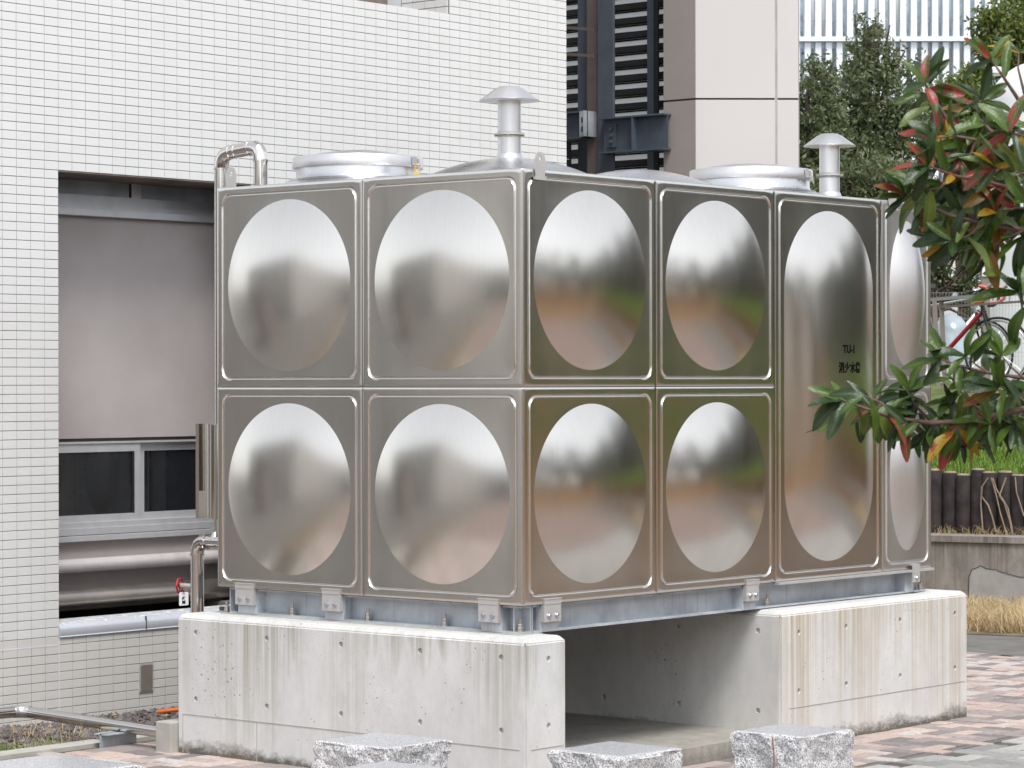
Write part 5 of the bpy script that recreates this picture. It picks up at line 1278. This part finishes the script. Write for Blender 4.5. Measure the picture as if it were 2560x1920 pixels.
T_ = [
 ([(2690, 1010), (2560, 1022), (2440, 1050), (2330, 1058), (2240, 1045), (2165, 1022), (2105, 1000)], .0085, 2.6, .16, 7),
 ([(2240, 1045), (2205, 1008), (2160, 988)], .004, 2, .15, 4), ([(2330, 1058), (2285, 1010), (2272, 975)], .004, 2, .05, 4),
 ([(2440, 1050), (2410, 1068), (2385, 1078)], .004, 2, .25, 4), ([(2500, 1035), (2475, 1060)], .004, 2, .1, 5), ([(2560, 1022), (2535, 1060)], .004, 2, .05, 6),
 ([(2480, 1045), (2430, 1010), (2400, 975)], .004, 2, .12, 5), ([(2580, 1020), (2540, 985), (2500, 965)], .004, 2.5, .1, 6),
 ([(2690, 980), (2560, 945), (2470, 932), (2400, 915), (2352, 898)], .006, 2.2, .05, 5), ([(2470, 932), (2440, 912), (2415, 890)], .0035, 1, .0, 4, (.07, .095)), ([(2560, 945), (2525, 915), (2505, 890)], .0035, 1, .05, 4, (.07, .095)),
 ([(2690, 880), (2620, 830), (2570, 780), (2545, 730)], .005, 1.0, .05, 4, (.09, .12)), ([(2650, 800), (2570, 715), (2515, 690)], .004, 1.0, .1, 1),
 ([(2700, 600), (2560, 575), (2460, 560), (2380, 540), (2310, 510), (2265, 490)], .008, 2.6, .22, 6), ([(2460, 560), (2420, 590), (2380, 600)], .004, 2, .2, 5), ([(2560, 575), (2510, 600), (2470, 620)], .004, 2, .2, 6),
 ([(2690, 520), (2560, 480), (2470, 455), (2390, 440), (2320, 415)], .007, 2.6, .28, 6), ([(2390, 440), (2350, 470), (2310, 475)], .004, 2, .2, 4),
 ([(2690, 470), (2540, 400), (2440, 350), (2370, 300), (2330, 240), (2312, 208)], .008, 2.0, .34, 4), ([(2440, 350), (2390, 340), (2340, 345)], .004, 2, .4, 5),
 ([(2540, 400), (2480, 330), (2440, 290), (2455, 250)], .006, 2, .3, 4), ([(2440, 350), (2425, 390), (2400, 400)], .004, 2, .45, 4),
 ([(2690, 400), (2590, 320), (2540, 240), (2500, 180), (2478, 150)], .007, .7, .2, 5, (.065, .09), .5), ([(2600, 330), (2560, 230), (2545, 170), (2548, 130)], .005, .3, .3, 2, (.06, .08), .5),
 ([(2690, 420), (2600, 360), (2560, 340), (2520, 330)], .005, 2.4, .3, 5), ([(2690, 560), (2600, 520), (2540, 520), (2490, 530)], .005, 2.6, .25, 5), ([(2690, 610), (2600, 570), (2560, 590)], .005, 2.0, .12, 5),
 ([(2690, 500), (2600, 440), (2540, 430), (2490, 420)], .005, 2.4, .35, 5),
]
for q in T_:
    pts, r0, dens, red, tip = q[:5]
    twig(pts, r0, dens, red, tip, *( [q[5]] if len(q) > 5 else []), **({'start': q[6]} if len(q) > 6 else {}))
rX = random.Random(5)
for q in T_:
    pts = q[0]
    if len(q) > 5 or (600 < pts[-1][1] < 930): continue
    for i in range(len(pts)*6):
        t = rX.uniform(.25, 1)*(len(pts)-1); a = min(int(t), len(pts)-2); u = t-a
        p = sp_(pts[a][0]*(1-u)+pts[a+1][0]*u+rX.gauss(0, 14), pts[a][1]*(1-u)+pts[a+1][1]*u+rX.gauss(0, 14), rX.uniform(.05, .30))
        add_leaf(p, rX.uniform(-3.0, .3) if rX.random() < .7 else rX.uniform(-3.1, 3.1), rX.uniform(.060, .095), rX.gauss(.1, .45), pick(q[3]*.8), True)
def joined_leaves():
    mats = ['sl_green', 'sl_dark', 'sl_mixed', 'sl_red', 'sl_orange', 'sl_under']; V, Fc, MI = [], [], []
    for me, Mx, mi in EXTRA:
        o = len(V); V += [tuple(Mx @ v.co) for v in me.vertices]
        for f in me.polygons: Fc.append(tuple(i+o for i in f.vertices)); MI.append(mi)
    m = bpy.data.meshes.new('leaf_mass'); m.from_pydata(V, [], Fc)
    for q in mats: m.materials.append(MATS[q])
    m.polygons.foreach_set('material_index', MI); m.polygons.foreach_set('use_smooth', np.ones(len(Fc), bool)); m.update()
    at = m.color_attributes.new('mid', 'FLOAT_COLOR', 'POINT'); nv = len(LV[0][0].vertices)
    at.data.foreach_set('color', np.array([[1 if (i % nv) % 5 == 2 else 0]*3+[1] for i in range(len(V))], np.float32).ravel())
    m.transform(Matrix.Scale(10, 4)); o = bpy.data.objects.new('leaf_mass', m); o.scale = (.1, .1, .1); setup(o, SH, kind='stuff')
joined_leaves()
print('leaves', nleaf[0], len(EXTRA))

# ================================================================== surroundings mirrored in the tank (outside the frame)
og = thing('grey_office', 'grey rendered office building facing the tank across the paving', 'building', (-15, -18, 0))
mb = MB(); mb.prism([(-26, -11), (-26, -36), (20, -36), (20, -28), (-7, -28), (-9.5, -20), (-9.5, -11)], -.1, 5.2); mb.build('walls', 'grey_block', og)
for i in range(5):
    mb = MB(); mb.box(-5+i*4.6, -2.6+i*4.6, -28.02, -27.96, 1.0, 2.8); mb.build('window', 'glass_dark', og)
for i in range(3):
    mb = MB(); mb.box(-24.5+i*3.6, -22.4+i*3.6, -11.06, -10.99, 1.0, 2.6); mb.build('window', 'glass_dark', og)
def mass(name, label, line, r, h, z, n, leaf, mat, seed):
    c = Vector(line[len(line)//2]); o = thing(name, label, 'hedge', c); E2 = []
    for p in line: E2.append((p[0]+rnd.uniform(-.3, .3), p[1]+rnd.uniform(-.3, .3), z+h*.45, r, r, h*.55+rnd.uniform(-.25, .35)*h*.3))
    m = crown_mesh('foliage', E2, n, leaf, mat, seed, lw=.5); m.transform(Matrix.Translation(-c)); setup(bpy.data.objects.new('foliage', m), o); return o
mass('hedge', 'low clipped hedge before the grey office building', [(-6+i*1.3, -25.5, 0) for i in range(18)], .9, 1.3, 0, 5000, .25, 'leaf_oak', 41)
SB = MB(); ys = [-16+i for i in range(34)]; xs_ = [(10.5, 0), (11.2, .25), (12.2, .75), (13.4, 1.35), (14.6, 1.7), (22, 1.9), (60, 2.0)]
SB.add([(x+.3*math.sin(y*1.3), y, z-.02+.08*math.sin(y*2.1+x)) for y in ys for x, z in xs_], [(i*7+j, i*7+j+1, (i+1)*7+j+1, (i+1)*7+j) for i in range(33) for j in range(6)])
SB.build('side_bank', 'leaf_litter', kind='structure', smooth=60)
mass('hedge', 'tall dark hedge along the leaf strewn side bank', [(14.6, -14+i*1.35, 0) for i in range(21)], 1.1, 3.6, 1.7, 12000, .36, 'leaf_hedge', 42)
dg_ = thing('reflection_block', 'dark block added beyond the tiled building for its reflection in the tank', 'reflection block', (-8, -5, 0))  # unseen block, added so that a dark patch mirrors in the front dishes
mb = MB(); mb.box(-9.5, -8.1, -5.9, -4.5, -.1, 2.3); mb.build('block_body', 'rail_taupe', dg_)
mb = MB(); mb.box(-9.7, -7.9, -6.1, -4.3, 2.3, 2.4); mb.build('roof', 'rail_grey', dg_)  # flat top of the added block
hp = tp(19, 6.5, 1.78)
hg = thing('hedge', 'dense dark evergreen hedge along the top of the bank facing the tank', 'hedge', hp)
E_ = []
for i in range(20):
    p = tp(7+i*1.35, 6.5+rnd.uniform(-.4, .4), 1.78+1.5); E_.append((p.x, p.y, p.z, 1.15, 1.15, 1.75+rnd.uniform(-.3, .5)))
m = crown_mesh('foliage', E_, 14000, .36, 'leaf_hedge', 33, lw=.5); m.transform(Matrix.Translation(-hp)); setup(bpy.data.objects.new('foliage', m), hg)
mb = MB(); slabq(mb, 6.6, 33.5, 6.3, 6.9, 1.7, 4.2); mb.build('inner_twigs', 'bark', hg)
big = crown_mesh('crown', [(0, 0, 2.9, 1.5, 1.5, 1.5), (.6, .3, 1.9, 1.3, 1.3, 1.2), (-.7, -.2, 1.8, 1.3, 1.3, 1.2)], 3500, .34, 'leaf_hedge', 31, lw=.5)
tm = MB(); tm.tube([(0, 0, -.1), (.05, .05, 1.5), (0, 0, 3.2)], [.14, .1, .03], 8); tkm = tm.mesh('trunk', 'bark', smooth=60)
for i, (s, b) in enumerate(((9.5, 8.2), (14.5, 8.4), (20, 8.0), (24, 8.6), (29, 8.2))):
    p = tp(s, b, 1.78); o = thing('tree', 'dark evergreen tree rising behind the hedge on the bank', 'tree', p, 'evergreens behind the hedge')
    put('crown', big, o, p, rot=(0, 0, i*1.3), scale=1.3); put('trunk', tkm, o, p, scale=1.3)
